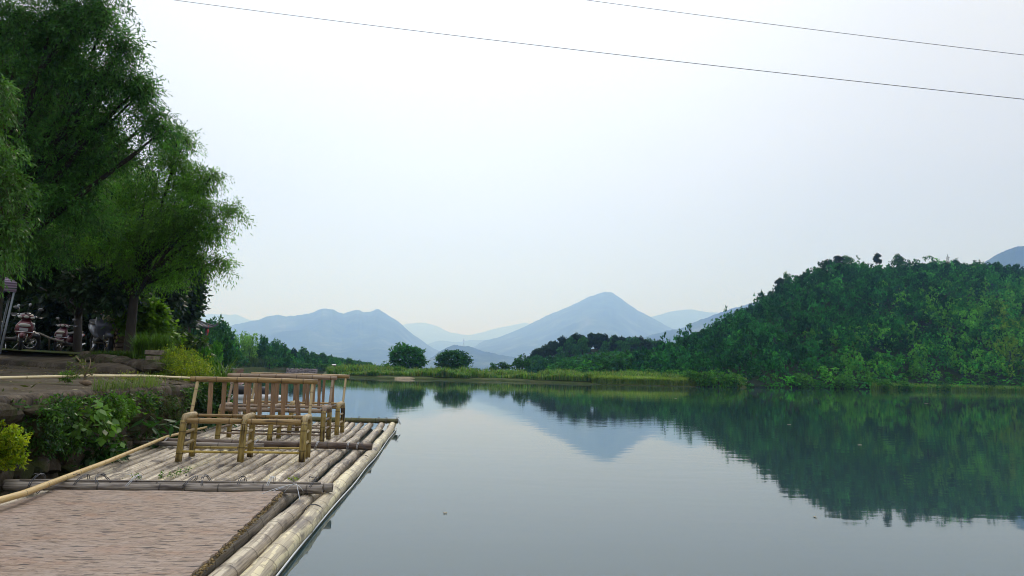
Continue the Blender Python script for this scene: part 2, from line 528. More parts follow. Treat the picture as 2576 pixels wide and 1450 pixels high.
def ground_mat(name, stops, scale=2.0, b_str=.5, b_dist=.03, rough=.9, mapping=(1, 1, 1)):
    m, t, b = newmat(name)
    g = N(t, 'ShaderNodeNewGeometry')
    n = noise(t, g.outputs['Position'], scale, 8, .65, mapping)
    r = ramp_node(t, stops); lk(t, n, r.inputs[0]); lk(t, r.outputs[0], b.inputs['Base Color'])
    b.inputs['Roughness'].default_value = rough; b.inputs['Specular IOR Level'].default_value = .08
    n2 = noise(t, g.outputs['Position'], scale * 6, 6, .7, mapping)
    bump(t, b, n2, b_str, b_dist)
    return m
M_SOIL = ground_mat('soil_green', [(.3, (.03, .04, .015)), (.5, (.05, .075, .02)), (.7, (.08, .07, .035))], .8, .6, .1)
M_FIELD = ground_mat('valley_floor', [(.3, (.03, .06, .02)), (.55, (.06, .10, .035)), (.75, (.10, .11, .05))], .02, .3, .5)
M_PAVE = None
def pave_mat():
    m, t, b = newmat('worn_terrace_stone')
    g = N(t, 'ShaderNodeNewGeometry')
    n = noise(t, g.outputs['Position'], 1.6, 7, .6)
    r = ramp_node(t, [(.3, (.034, .026, .016)), (.5, (.085, .070, .048)), (.72, (.17, .145, .108))]); lk(t, n, r.inputs[0])
    ag = N(t, 'ShaderNodeTexVoronoi'); ag.inputs['Scale'].default_value = 26; lk(t, g.outputs['Position'], ag.inputs['Vector'])
    c = mixc(t, mapr(t, ag.outputs['Distance'], .1, .75, 0, .55), r.outputs[0], (.06, .05, .04))
    mo = noise(t, g.outputs['Position'], .9, 5, .6)
    c = mixc(t, mapr(t, mo, .56, .70, 0, .55), c, (.06, .075, .02))
    ln = noise(t, g.outputs['Position'], 3.0, 4, .6, (1, 4, 1))
    c = mixc(t, mapr(t, ln, .55, .68, 0, .6), c, (.05, .04, .03))
    lk(t, c, b.inputs['Base Color'])
    b.inputs['Roughness'].default_value = .9; b.inputs['Specular IOR Level'].default_value = .12
    ad = N(t, 'ShaderNodeMath', op='ADD'); lk(t, ag.outputs['Distance'], ad.inputs[0]); lk(t, n, ad.inputs[1])
    bump(t, b, ad.outputs[0], .8, .03)
    return m
M_PAVE = pave_mat()

# ground sheet under everything, out to the horizon
V = np.array([[-21500, -3500, -1.6], [21500, -3500, -1.6], [21500, 22500, -1.6], [-21500, 22500, -1.6]], float)
tag(obj('ground', npmesh('ground', V, [[0, 1, 2, 3]], M_FIELD, smooth=False)), kind='structure')

def grid_rows(rows, sub=1, noise_amp=0, seed=0):
    """rows: list of polylines with the same number of points -> surface"""
    R = np.array(rows, float)
    if sub > 1:
        k = np.linspace(0, R.shape[1] - 1, (R.shape[1] - 1) * sub + 1)
        i0 = np.minimum(k.astype(int), R.shape[1] - 2); f = (k - i0)[None, :, None]
        R = R[:, i0] * (1 - f) + R[:, i0 + 1] * f
    m, n = R.shape[:2]
    V = R.reshape(-1, 3).copy()
    if noise_amp:
        V[:, 2] += fbm(V[:, 0] * 1.1, V[:, 1] * 1.1, seed) * noise_amp
    i, j = np.meshgrid(np.arange(m - 1), np.arange(n - 1), indexing='ij')
    Q = np.stack([i * n + j, i * n + j + 1, (i + 1) * n + j + 1, (i + 1) * n + j], -1).reshape(-1, 4)
    return V, Q

# left bank: worn stone terrace, low step, ramp up to the parked scooters, then the wooded bank
BX = [(-3.75, 1.0), (-3.95, 3.5), (-4.3, 6.0), (-4.72, 9.0), (-5.05, 11.2), (-6.2, 13.6), (-9.6, 20), (-14.5, 30), (-24.5, 50), (-36, 74), (-46, 100), (-47.5, 118), (-47, 140), (-50, 175), (-55, 230), (-90, 330)]
n = len(BX)
zt = [.83, .83, .83, .84, .84, .8, .75, .8, .9, .9, 1.2, 1.2, 1.2, 1.2, 1.2, 1.2]
row0 = [(x, y, -1.7) for x, y in BX]
row1 = [(x - .02, y, z) for (x, y), z in zip(BX, zt)]
RS = [(-20, 21), (-16, 19), (-12.6, 17.3), (-9.3, 14.8), (-6.6, 12.2), (-7.4, 14.6)] + [(x - 2.0, y) for x, y in BX[6:]]
rz = [1.06, 1.04, 1.01, .96, .92, .88, .86, .9, 1.1, 1.1, 1.5, 1.5, 1.5, 1.5, 1.5, 1.5]
row2 = [(x, y, z) for (x, y), z in zip(RS, rz)]
row3 = [(x - .03, y + .04, z + .11) for (x, y), z in zip(RS, rz)]
RT = [(-22, 24), (-18, 22), (-14.2, 20.2), (-11.6, 18.3), (-8.9, 15.6), (-9.0, 17)] + [(x - 4.5, y) for x, y in BX[6:]]
row4 = [(x, y, z) for (x, y), z in zip(RT, [1.38, 1.38, 1.37, 1.36, 1.3, 1.2, 1.2, 1.4, 1.7, 1.8, 2.3, 2.3, 2.3, 2.3, 2.3, 2.3])]
row5 = [(x - 12, y + 8, 1.6) for x, y, z in row4]
row6 = [(x - 60, y + 30, 3.0) for x, y, z in row4]
row7 = [(x - 600, y + 60, 6.0) for x, y, z in row4]
def lerp_rows(a, b, k): return [[tuple(np.array(p) * (1 - t) + np.array(q) * t) for p, q in zip(a, b)] for t in np.linspace(0, 1, k + 1)[1:]]
V, Q = grid_rows([row1] + lerp_rows(row1, row2, 10), 8, .018, 3)
tag(obj('terrace', npmesh('terrace', V, Q, M_PAVE)), kind='structure')
V, Q = grid_rows([[(x, y, z - .3) for x, y, z in row2], row2, row3] + lerp_rows(row3, row4, 8), 8, .02, 4)
V[:, 2] += .004
tag(obj('upper_terrace', npmesh('upper_terrace', V, Q, M_PAVE)), kind='structure')
V, Q = grid_rows([[(x, y, z - .02) for x, y, z in row4], row5, row6, row7], 6, .1, 5)
tag(obj('bank_ground', npmesh('bank_ground', V, Q, M_SOIL)), kind='structure')
V, Q = grid_rows([row0, row1], 6)
V[:, 0] -= .05
tag(obj('bank_slope', npmesh('bank_slope', V, Q, M_SOIL)), kind='structure')

# ------------------------------------------------------------------ far hills
def forest_mat(name, stops, scale, d=3.0):
    m, t, b = newmat(name)
    g = N(t, 'ShaderNodeNewGeometry')
    n = noise(t, g.outputs['Position'], scale, 10, .68)
    r = ramp_node(t, stops); lk(t, n, r.inputs[0]); lk(t, r.outputs[0], b.inputs['Base Color'])
    b.inputs['Roughness'].default_value = .95
    b.inputs['Specular IOR Level'].default_value = .1
    n2 = noise(t, g.outputs['Position'], scale * 6, 6, .7)
    bump(t, b, n2, .9, d)
    return m
M_HILLS = forest_mat('far_forest', [(.32, (.006, .018, .010)), (.48, (.030, .060, .030)), (.58, (.075, .11, .05)), (.72, (.22, .22, .14))], .0045, 22)

def ridge(name, pts, D, front, back, rough=1.2, step=3.0, seed=1, gully=.05, conv=1.25, rows=26):
    P = np.array(pts, float)
    X = np.arange(P[0, 0], P[-1, 0] + .1, step)
    # smooth the traced outline, then roughen it a little
    Yp = np.interp(X, P[:, 0], P[:, 1])
    k = np.hanning(7); k /= k.sum()
    Yp = np.convolve(np.pad(Yp, 3, mode='edge'), k, 'valid')
    Yp = Yp + fbm(X * .05, X * 0, seed, 4) * rough * 1.6 + fbm(X * .35, X * 0, seed + 3, 3) * rough
    top = np.array([Y(x, y, D) for x, y in zip(X, Yp)])
    top[:, 2] = np.maximum(top[:, 2], 1.0)
    u = np.concatenate([np.linspace(-1, 0, rows), np.linspace(0, 1, 8)[1:]])
    V = []
    for t in u:
        k = 1 + (t * front / D if t < 0 else t * back / D)
        z = top[:, 2] * (1 - abs(t)) ** conv
        g = fbm(top[:, 0] * k / (front * .18), np.full(len(X), t * 3.1), seed + 9, 5)
        z = z * (1 + g * gully * 4 * abs(t) * (1 - abs(t)) * 2)
        V.append(np.stack([top[:, 0] * k, top[:, 1] * k, z - (2.2 if abs(t) > .999 else 0)], 1))
    n_, m_ = len(X), len(u)
    V = np.concatenate(V)
    i, j = np.meshgrid(np.arange(m_ - 1), np.arange(n_ - 1), indexing='ij')
    Q = np.stack([i * n_ + j, i * n_ + j + 1, (i + 1) * n_ + j + 1, (i + 1) * n_ + j], -1).reshape(-1, 4)
    return tag(obj(name, npmesh(name, V, Q, M_HILLS)), kind='structure')

ridge('hills', [(360, 900), (430, 845), (500, 800), (525, 790), (545, 792), (565, 790), (580, 795), (592, 791), (605, 796), (625, 806), (660, 812), (720, 830), (800, 905)], 12480, 4000, 4000, 0.81, seed=11)
ridge('hills', [(960, 890), (985, 850), (1005, 824), (1018, 815), (1050, 812), (1072, 813), (1100, 822), (1135, 838), (1180, 845), (1230, 832), (1280, 820), (1320, 812), (1380, 830), (1450, 880)], 13760, 4000, 4000, 0.94, seed=12)
ridge('hills', [(1000, 905), (1060, 872), (1110, 856), (1150, 862), (1190, 855), (1260, 858), (1330, 870), (1420, 905)], 8960, 2400, 2400, 1.08, seed=13)
ridge('hills', [(1560, 860), (1600, 828), (1640, 797), (1690, 783), (1740, 778), (1780, 786), (1820, 787), (1880, 776), (1960, 800), (2060, 860), (2200, 950)], 9920, 2880, 2880, 0.81, seed=14)
ridge('hills', [(380, 880), (460, 850), (520, 830), (585, 818), (615, 812), (650, 806), (672, 795), (695, 792), (722, 796), (750, 794), (785, 787), (812, 778), (838, 779), (862, 790), (876, 786), (900, 778), (915, 787), (935, 784), (950, 777), (975, 792), (1005, 812), (1040, 842), (1075, 868), (1115, 890), (1180, 925)], 5920, 2400, 2240, 1.22, seed=15, gully=.2, conv=1.0)
ridge('hills', [(600, 870), (650, 848), (690, 836), (725, 832), (770, 830), (810, 838), (850, 858), (890, 880), (930, 900), (970, 925)], 4640, 800, 960, 1.08, seed=16)
ridge('hills', [(1080, 925), (1130, 905), (1180, 880), (1215, 858), (1260, 848), (1310, 825), (1370, 797), (1430, 773), (1480, 748), (1507, 737), (1522, 734), (1540, 737), (1570, 758), (1610, 784), (1650, 806), (1690, 826), (1740, 850), (1800, 880), (1900, 925)], 6560, 2720, 2400, 1.22, seed=17, gully=.18, conv=1.05)
ridge('hills', [(1500, 880), (1560, 868), (1605, 856), (1640, 842), (1680, 832), (1710, 828), (1740, 815), (1780, 798), (1820, 784), (1880, 765), (1960, 745), (2060, 760), (2200, 820), (2350, 900)], 3680, 1120, 1120, 1.35, seed=18)
ridge('hills', [(1040, 935), (1080, 905), (1110, 880), (1145, 868), (1180, 872), (1205, 880), (1250, 892), (1300, 900), (1400, 925)], 3200, 800, 800, 1.62, seed=19)
ridge('hills', [(2380, 760), (2440, 690), (2482, 656), (2510, 638), (2540, 625), (2580, 617), (2640, 600), (2760, 570), (2950, 640), (3200, 800)], 2400, 800, 960, 1.76, seed=20)

# ------------------------------------------------------------------ near right hill (terrain) and the river's far bank
HS = [(1600, 938), (1640, 915), (1690, 882), (1740, 862), (1800, 826), (1850, 795), (1900, 772), (1950, 742), (2000, 708), (2060, 682), (2130, 668), (2200, 676), (2250, 676), (2300, 668), (2400, 664), (2500, 668), (2576, 684), (2700, 690), (2850, 650), (3050, 640), (3300, 700), (3700, 800)]
HS = np.array(HS, float)
SH = np.array([(1600, 96), (1750, 98), (1850, 94), (1950, 96), (2050, 102), (2200, 110), (2300, 118), (2450, 128), (2576, 134), (2800, 140), (3300, 150), (3700, 160)], float)   # pixel column -> distance ahead of the shore
hx = np.arange(1600, 3701, 10.0)
hy = np.interp(hx, HS[:, 0], HS[:, 1]) + np.interp(hx, [1600, 1700, 1850, 2000, 2100, 3700], [6, 14, 26, 24, 18, 18])
hs = np.interp(hx, SH[:, 0], SH[:, 1])
hr = hs + np.interp(hx, [1600, 1750, 1900, 2100, 2400, 2700, 3300], [60, 75, 85, 95, 105, 110, 110])
HROWS = 40
def hill_pt(k, t):
    """k: column index (float), t: 0 at the shore, 1 at the ridge"""
    x = np.interp(k, np.arange(len(hx)), hx); y = np.interp(x, hx, hy)
    ds = np.interp(x, hx, hs); dr = np.interp(x, hx, hr)
    rid = Y(x, y, dr)
    zr = max(.8, rid[2])
    d = ds + (dr - ds) * t
    b = Y(x, 960, d)
    z = .12 + zr * np.sin(t * math.pi / 2) * (.60 + .40 * t) if t <= 1 else zr * max(0, 1 - (t - 1) * 1.2)
    return np.array((b[0], b[1], z))
HV = []
ts = np.concatenate([np.linspace(0, 1, HROWS), [1.15, 1.35, 1.6, 1.9]])
for t in ts:
    HV.append([hill_pt(k, t) for k in range(len(hx))])
base = [(p[0], p[1] - .3, -1.7) for p in HV[0]]
HV = np.array([base] + HV)
HV[2:HROWS, :, 2] += fbm(HV[2:HROWS, :, 0] * .06, HV[2:HROWS, :, 1] * .06, 40) * 2.2 * np.minimum(1, np.arange(HROWS - 2) / 6)[:, None] * np.minimum(1, np.arange(HROWS - 2)[::-1] / 6)[:, None]
V, Q = grid_rows(HV)
M_UNDER = ground_mat('hill_undergrowth', [(.3, (.008, .016, .006)), (.6, (.014, .030, .010))], .4, .8, .5)
tag(obj('hillside', npmesh('hillside', V, Q, M_UNDER)), kind='structure')
HG = HV[1:HROWS + 5]

# low green tongue of land in the middle, with its strip of pale sand
CB = [(-40, 150), (-27, 100), (-23.5, 90), (-20.5, 86), (-17, 84), (-12, 85), (-6, 88), (0, 91), (5, 88), (9, 84), (14, 84), (20, 86), (26, 88), (31, 91), (32.5, 97), (34, 112)]
cb0 = [(x, y - .4, -1.7) for x, y in CB]; cb1 = [(x, y, .05) for x, y in CB]
cb2 = [(x, y + 1.2, .28) for x, y in CB]; cb3 = [(x, y + 9, .55) for x, y in CB]; cb4 = [(x * 1.25, y * 1.35, .9) for x, y in CB]; cb5 = [(x * 3, y * 3.2, 1.0) for x, y in CB]
V, Q = grid_rows([cb0, cb1, cb2, cb3, cb4, cb5], 6, .06, 6)
tag(obj('river_bank', npmesh('river_bank', V, Q, M_SOIL)), kind='structure')
M_SAND = ground_mat('sand', [(.3, (.20, .16, .10)), (.7, (.36, .31, .22))], 3, .3, .02)
def sand_strip(x0, x1, w, z=.1):
    xs = np.linspace(x0, x1, 24)
    ys = np.interp(xs, [p[0] for p in CB], [p[1] for p in CB])
    f = np.sin(np.linspace(0, math.pi, 24)) ** .6 * (.75 + .5 * vnoise(xs * 1.7, xs * 0, 5))
    z = .04
    ra = [(x, y - w * .8 * k, .008) for x, y, k in zip(xs, ys, f)]
    rb = [(x, y + .1, z + .12 * k) for x, y, k in zip(xs, ys, f)]
    rc = [(x, y + w * k + .3, .16 + .1 * k) for x, y, k in zip(xs, ys, f)]
    V, Q = grid_rows([ra, rb, rc], 1, .03, 8)
    tag(obj('sand_bar', npmesh('sand_bar', V, Q, M_SAND)), kind='structure')
sand_strip(-14.0, -11.6, .12); sand_strip(-25, -23.6, .2)

# ------------------------------------------------------------------ foliage
def leaves(c, d, nrm, L, Wd, tint):
    """diamond leaves: centre-base c, direction d, face normal nrm"""
    d = d / (np.linalg.norm(d, axis=1)[:, None] + 1e-9)
    s = np.cross(d, nrm); s /= np.linalg.norm(s, axis=1)[:, None] + 1e-9
    L = np.broadcast_to(L, (len(c),))[:, None]; Wd = np.broadcast_to(Wd, (len(c),))[:, None]
    V = np.stack([c, c + d * L * .42 + s * Wd * .5, c + d * L, c + d * L * .42 - s * Wd * .5], 1).reshape(-1, 3)
    Q = np.arange(len(c) * 4).reshape(-1, 4)
    return V, Q, np.repeat(tint, 4, 0)
def unit(n, r=rng):
    v = r.normal(size=(n, 3)); return v / np.linalg.norm(v, axis=1)[:, None]
def mixcol(cols, k, r=rng, jit=.12):
    cols = np.array(cols, float)
    i = r.integers(0, len(cols), k); j = r.integers(0, len(cols), k); f = r.random(k)[:, None]
    c = cols[i] * f + cols[j] * (1 - f)
    return c * (1 + r.normal(0, jit, (k, 1)))
def crown_arrays(ells, clumps, per, cl_len, leaf, cols, droop=.5, spread=.5, shell=2.2, twig=True, r=rng, flat=.0, tw=.004, sub=0):
    """ells: [(centre, radii)]; leaves sit along drooping twigs that leave the limbs"""
    ells = [(np.array(c, float), np.array(q, float)) for c, q in ells]
    if sub:
        parent = ells; ells = []
        for c, q in parent:
            for _ in range(max(3, int(sub * (q.prod() ** .667) / (max(q) ** 2) ))):
                uu = unit(1, r)[0]; s_ = r.uniform(.22, .42)
                ells.append((c + uu * q * r.uniform(.35, .95), np.array((q[0] * s_, q[1] * s_, q[2] * s_ * .62)) + .05))
    w = np.array([q.prod() ** .6 for _, q in ells]); w /= w.sum()
    k = r.choice(len(ells), clumps, p=w)
    u = unit(clumps, r); rad = r.random(clumps) ** (1 / (shell + 1))
    cen = np.array([e[0] for e in ells])[k]; q = np.array([e[1] for e in ells])[k]
    P = cen + u * rad[:, None] * q
    out = u * np.array([1, 1, .8]) + unit(clumps, r) * spread + np.array([0, 0, -droop * .4])
    out /= np.linalg.norm(out, axis=1)[:, None]
    ccol = mixcol(cols, clumps, r) * (np.repeat(1.0, clumps) if not sub else r.uniform(.65, 1.4, len(ells))[k])[:, None]
    # along-twig positions
    t = r.random((clumps, per))
    Ls = cl_len * r.uniform(.5, 1.5, clumps)[:, None]
    pos = P[:, None, :] + out[:, None, :] * (t * Ls)[..., None]
    pos[..., 2] -= droop * (t ** 2) * Ls * .9
    pos += r.normal(0, cl_len * .13, pos.shape)
    dirs = out[:, None, :] * .7 + unit(clumps * per, r).reshape(clumps, per, 3) * .85
    dirs[..., 2] -= droop * (.3 + t)
    nrm = unit(clumps * per, r); nrm[:, 2] = np.abs(nrm[:, 2]) + flat
    Ln = leaf[0] * r.uniform(.6, 1.3, clumps * per); Wn = leaf[1] * r.uniform(.7, 1.25, clumps * per)
    tint = np.repeat(ccol, per, 0) * (1 + r.normal(0, .14, (clumps * per, 1)))
    V, Q, T = leaves(pos.reshape(-1, 3), dirs.reshape(-1, 3), nrm, Ln, Wn, np.clip(tint, .002, 1))
    if twig:
        sel = np.where(rad > .55)[0]
        a = P[sel]; o = out[sel]; L1 = Ls[sel]
        pts = [a + o * (L1 * s) + np.array([0, 0, -1.0]) * (droop * s * s * L1 * .9) for s in (-.3, .35, 1.0)]
        sd_ = np.cross(o, [0, 0, 1.0]); sd_ /= np.linalg.norm(sd_, axis=1)[:, None] + 1e-9
        ws = [tw, tw * .7, tw * .2]
        TV = np.stack([p_ + sg * sd_ * w_ for p_, w_ in zip(pts, ws) for sg in (-1, 1)], 1).reshape(-1, 3)
        b = np.arange(len(sel))[:, None] * 6
        TQ = np.concatenate([b + [0, 1, 3, 2], b + [2, 3, 5, 4]]) + len(V)
        V = np.concatenate([V, TV]); Q = np.concatenate([Q, TQ]); T = np.concatenate([T, np.tile([[.05, .035, .02]], (len(TV), 1))])
    return V, Q, T
def crown_mesh(name, *a, mat=None, **k):
    V, Q, T = crown_arrays(*a, **k)
    return npmesh(name, V, Q, mat or LEAF, tint=T, smooth=False)

def limb(mb, a, b, r0, r1, bend=.1, n=8, seg=6):
    a, b = np.array(a, float), np.array(b, float)
    L = np.linalg.norm(b - a)
    mid = (a + b) / 2 + rng.normal(0, bend * L, 3) * [1, 1, .4]
    t = np.linspace(0, 1, seg)[:, None]
    P = (1 - t) ** 2 * a + 2 * t * (1 - t) * mid + t ** 2 * b
    mb.tube(P, np.linspace(r0, r1, seg), n)
    return P
def near_tree(name, label, base, fork, ells, r0, clumps, per, cl_len, leaf, cols, nl=14, cat='tree', group=None, mat=BARK, **k):
    """trunk with limbs that reach into the crown"""
    base = np.array(base, float)
    t = empty(name, base, 0, label, cat, group)
    mb = MB()
    f = np.array(fork, float) - base
    P = limb(mb, (0, 0, -.2), f, r0, r0 * .72, .04, 12, 9)
    for i in range(nl):
        c, q = ells[i % len(ells)]
        c = np.array(c, float) - base; q = np.array(q, float)
        e = c + unit(1)[0] * q * rng.uniform(.2, .85)
        s = P[-1 - rng.integers(0, 3)]
        LP = limb(mb, s, e, r0 * .42, r0 * .06, .09, 7, 7)
        for j in range(3):
            e2 = LP[3 + j] + unit(1)[0] * q * .5
            limb(mb, LP[2 + j], e2, r0 * .14, r0 * .02, .1, 5, 5)
    mb.build('trunk', mat, t)
    ee = [(np.array(c, float) - base, q) for c, q in ells]
    obj('crown', crown_mesh('crown', ee, clumps, per, cl_len, leaf, cols, **k), t)
    return t
def E(x, y, d, rx, ry, rd=None):
    """an ellipsoid seen at (x, y) with picture radii rx, ry, d metres ahead"""
    s = d / FPX
    return (Y(x, y, d), (rx * s, (rd if rd is not None else max(rx, ry) * s * .8), ry * s))

# ---- unit trees for the middle distance (height 1, width 1)
def unit_crown(kind, seed, nleaf=2400, leaf=.05):
    r = np.random.default_rng(seed)
    ells = []
    if kind == 'round':
        for i in range(13):
            a = r.uniform(0, 2 * math.pi); h = r.uniform(.22, .8)
            R = .36 * math.sin(math.pi * min(1, (h + .25)) ** 1.1) + .05
            ells.append(((math.cos(a) * R, math.sin(a) * R, h), (r.uniform(.12, .2),) * 2 + (r.uniform(.09, .15),)))
        ells.append(((0, 0, .5), (.33, .33, .36)))
    elif kind == 'dome':
        for i in range(30):
            a = r.uniform(0, 2 * math.pi); h = r.uniform(.10, .88)
            R = .40 * math.sqrt(max(0, 1 - ((h - .38) / .60) ** 2))
            ells.append(((math.cos(a) * R, math.sin(a) * R, h), (r.uniform(.09, .15),) * 2 + (r.uniform(.07, .12),)))
        ells += [((0, 0, .45), (.40, .40, .42))] * 6
    elif kind == 'tall':
        for i in range(14):
            a = r.uniform(0, 2 * math.pi); h = r.uniform(.15, .93)
            R = .34 * (1 - h) ** .6 + .03
            ells.append(((math.cos(a) * R, math.sin(a) * R, h), (r.uniform(.1, .19),) * 2 + (r.uniform(.05, .09),)))
        ells.append(((0, 0, .45), (.24, .24, .38)))
    elif kind == 'pine':
        for i in range(11):
            a = r.uniform(0, 2 * math.pi); h = r.uniform(.42, .93)
            R = .36 * (1.05 - h) ** .5 * r.uniform(.4, 1)
            ells.append(((math.cos(a) * R, math.sin(a) * R, h), (r.uniform(.12, .2),) * 2 + (r.uniform(.03, .06),)))
        ells.append(((0, 0, .9), (.12, .12, .07)))
    elif kind == 'bamboo':
        for i in range(16):
            a = r.uniform(0, 2 * math.pi); h = r.uniform(.3, .96); R = .33 * math.sqrt(r.random())
            ells.append(((math.cos(a) * R, math.sin(a) * R, h), (.09, .09, r.uniform(.1, .2))))
        ells.append(((0, 0, .4), (.3, .3, .3)))
    elif kind == 'bush':
        for i in range(9):
            a = r.uniform(0, 2 * math.pi); R = r.uniform(.1, .36); h = r.uniform(.2, .7) * (1 - R)
            ells.append(((math.cos(a) * R, math.sin(a) * R, h), (r.uniform(.14, .22),) * 2 + (r.uniform(.14, .24),)))
        ells.append(((0, 0, .3), (.34, .34, .3)))
    cols = {'dome': [(.028, .10, .028), (.042, .14, .035), (.018, .065, .02)], 'round': [(.030, .085, .026), (.046, .125, .032), (.016, .050, .018)], 'tall': [(.032, .10, .034), (.048, .14, .042), (.020, .07, .024)],
            'pine': [(.014, .044, .024), (.022, .062, .030)], 'bamboo': [(.13, .22, .045), (.09, .17, .035), (.17, .25, .06)],
            'bush': [(.05, .13, .025), (.075, .18, .032), (.03, .085, .02)]}[kind]
    per = 10
    dr = {'bamboo': .5, 'pine': -.1}.get(kind, .3)
    cl = {'bamboo': .11, 'pine': .06}.get(kind, .075)
    V, Q, T = crown_arrays(ells, nleaf // per, per, cl, (leaf * 1.5, leaf * .8), cols, dr, .4, 3.0, False, r, .5)
    return V, Q, T
CR = {}
for kind, cnt in (('dome', 2), ('round', 4), ('tall', 3), ('pine', 3), ('bamboo', 2), ('bush', 3)):
    CR[kind] = []
    for i in range(cnt):
        V, Q, T = unit_crown(kind, 100 + i * 7 + len(kind), {'bush': 2200, 'dome': 9000}.get(kind, 3600), .046 if kind == 'dome' else .05)
        if kind != 'pine': T = np.clip(T * np.array((1.1, 1.45, 1.15)), .002, 1)
        CR[kind].append(npmesh(kind + '_crown', V, Q, LEAF_FAR, tint=T, smooth=False))
def unit_trunk(kind, seed):
    mb = MB(); q = np.random.default_rng(seed)
    top = .85 if kind in ('tall', 'pine') else .6
    mb.tube([(0, 0, -.05), (q.normal(0, .01), 0, .2), (q.normal(0, .02), q.normal(0, .02), top)], [.03, .024, .008], 6)
    for i in range(7):
        a = q.uniform(0, 6.28); h = q.uniform(.15, .5); R = q.uniform(.2, .36)
        mb.tube([(0, 0, h), (math.cos(a) * R * .5, math.sin(a) * R * .5, h + .12), (math.cos(a) * R, math.sin(a) * R, h + .28)], [.012, .008, .003], 4)
    o = mb.build('trunk', BARK); me = o.data; bpy.data.objects.remove(o)
    return me
TR = {k: unit_trunk(k, 50 + i) for i, k in enumerate(CR)}
def far_tree(name, kind, base, w, h, label, group=None, cat='tree', var=None, trunk=True):
    t = empty(name, base, rnd.uniform(0, 6.28), label, cat, group)
    v = CR[kind]; me = v[(var if var is not None else rnd.randrange(99)) % len(v)]
    c = obj('crown', me, t); c.scale = (w, w, h)
    if trunk:
        k = obj('trunk', TR[kind], t); k.scale = (min(w, h), min(w, h), h)
    return t
def ground_near(x, y):
    return .9
def T(name, kind, px, ytop, ybase, wpx, d, label, group=None, cat='tree', var=None, trunk=True):
    """a tree by its place in the picture: column, top, foot, width and distance"""
    b = Y(px, ybase, d); tp = Y(px, ytop, d)
    return far_tree(name, kind, b, wpx * d / FPX, tp[2] - b[2], label, group, cat, var, trunk)

# ---- the two round trees and their bushes on the middle bank
T('round_tree', 'dome', 1022, 862, 934, 94, 108, 'taller of the two round lone trees on the middle bank, dense dome crown', 'lone round trees on the river bank', var=0)
T('round_tree', 'dome', 1141, 876, 935, 84, 110, 'lower and darker of the two round lone trees, crown reaching the reeds', 'lone round trees on the river bank', var=1)
for px, yt, yb, w, d, k, lab in [
    (943, 909, 938, 46, 104, 'bush', 'dark low bush at the left end of the middle bank'),
    (975, 905, 940, 44, 98, 'bush', 'green bush standing close left of the taller round tree'),
    (1003, 912, 946, 34, 92, 'bush', 'small leafy bush in the reeds in front of the taller round tree'),
    (1262, 910, 937, 50, 106, 'round', 'small round tree between the darker round tree and the pine knoll'),
    (1239, 912, 937, 22, 108, 'tall', 'narrow little tree at the left side of a small round tree'),
    (1315, 889, 938, 50, 112, 'round', 'medium round tree at the left foot of the pine knoll'),
    (1197, 921, 936, 34, 108, 'bush', 'low bush beside the darker round tree'),
    (1075, 922, 936, 26, 108, 'bush', 'low bush between the two round trees'),
    (1100, 925, 937, 22, 106, 'bush', 'tiny bush left of the darker round tree')]:
    T('bank_tree' if k != 'bush' else 'bush', k, px, yt, yb, w, d, lab, cat='bush' if k == 'bush' else 'tree')
# shrubs at the right end of the bank
for i, (px, yt, yb, w, d, lab) in enumerate([
    (1735, 914, 966, 66, 88.5, 'dark rounded shrub in the reeds at the right end of the bank'),
    (1772, 918, 972, 62, 87.2, 'low shrub over the water, leftmost of the waterside shrubs'),
    (1808, 914, 975, 70, 87, 'widest grey-green shrub leaning over the water'),
    (1848, 922, 974, 66, 88, 'last shrub at the tip where the reeds meet the wooded hill'),
    (1690, 918, 957, 52, 96, 'shrub behind the reeds, a little left of the waterside shrubs'),
    (1640, 916, 952, 46, 100, 'dark shrub behind the reeds below the knoll, right part'),
    (1600, 920, 951, 40, 101, 'dark shrub behind the reeds below the middle of the knoll')]):
    T('shrub', 'bush', px, yt, yb, w, d, lab, 'shrubs along the middle bank', 'shrub', i)

# ---- pine knoll
KC = Y(1500, 945, 205); KW = 165 * 205 / FPX
kx = np.linspace(-1.5, 1.9, 50); ky = np.linspace(-1, 1, 24)
KV = []
def knoll_z(u, v):
    """u: -1..1 across, v: -1..1 in depth"""
    prof = np.interp(u, [-1.5, -1.05, -.8, -.55, -.3, 0, .3, .6, .95, 1.4, 1.9], [.0, .12, .42, .70, .86, .90, .86, .82, .66, .30, .1])
    return 1.0 + prof * 8.6 * np.clip(1 - v * v, 0, 1) ** .7
for v in ky:
    KV.append([(KC[0] + u * KW, KC[1] + v * 26, knoll_z(u, v) - (2.6 if abs(v) > .99 else 0)) for u in kx])
V, Q = grid_rows(KV)
tag(obj('knoll', npmesh('knoll', V, Q, M_UNDER)), kind='structure')
k = 0
for row, (v, cnt) in enumerate([(-.05, 34), (.2, 18), (-.35, 22), (-.6, 20)]):
    for i in range(cnt):
        u = -1.02 + (i + rnd.uniform(-.3, .3)) / (cnt - 1) * (2.25 if row == 0 else 2.0)
        vv = v + rnd.uniform(-.08, .08)
        b = (KC[0] + u * KW, KC[1] + vv * 26, float(knoll_z(u, vv)) - .3)
        hh = rnd.uniform(3.4, 4.8) if row < 2 else rnd.uniform(4, 5.6)
        far_tree('pine_tree', 'pine' if row == 0 or rnd.random() < .7 else 'tall', b, hh * rnd.uniform(.75, 1.05), hh,
                 'dark pine standing among the pines on the low knoll', 'pines on the low knoll', 'pine tree')
        k += 1

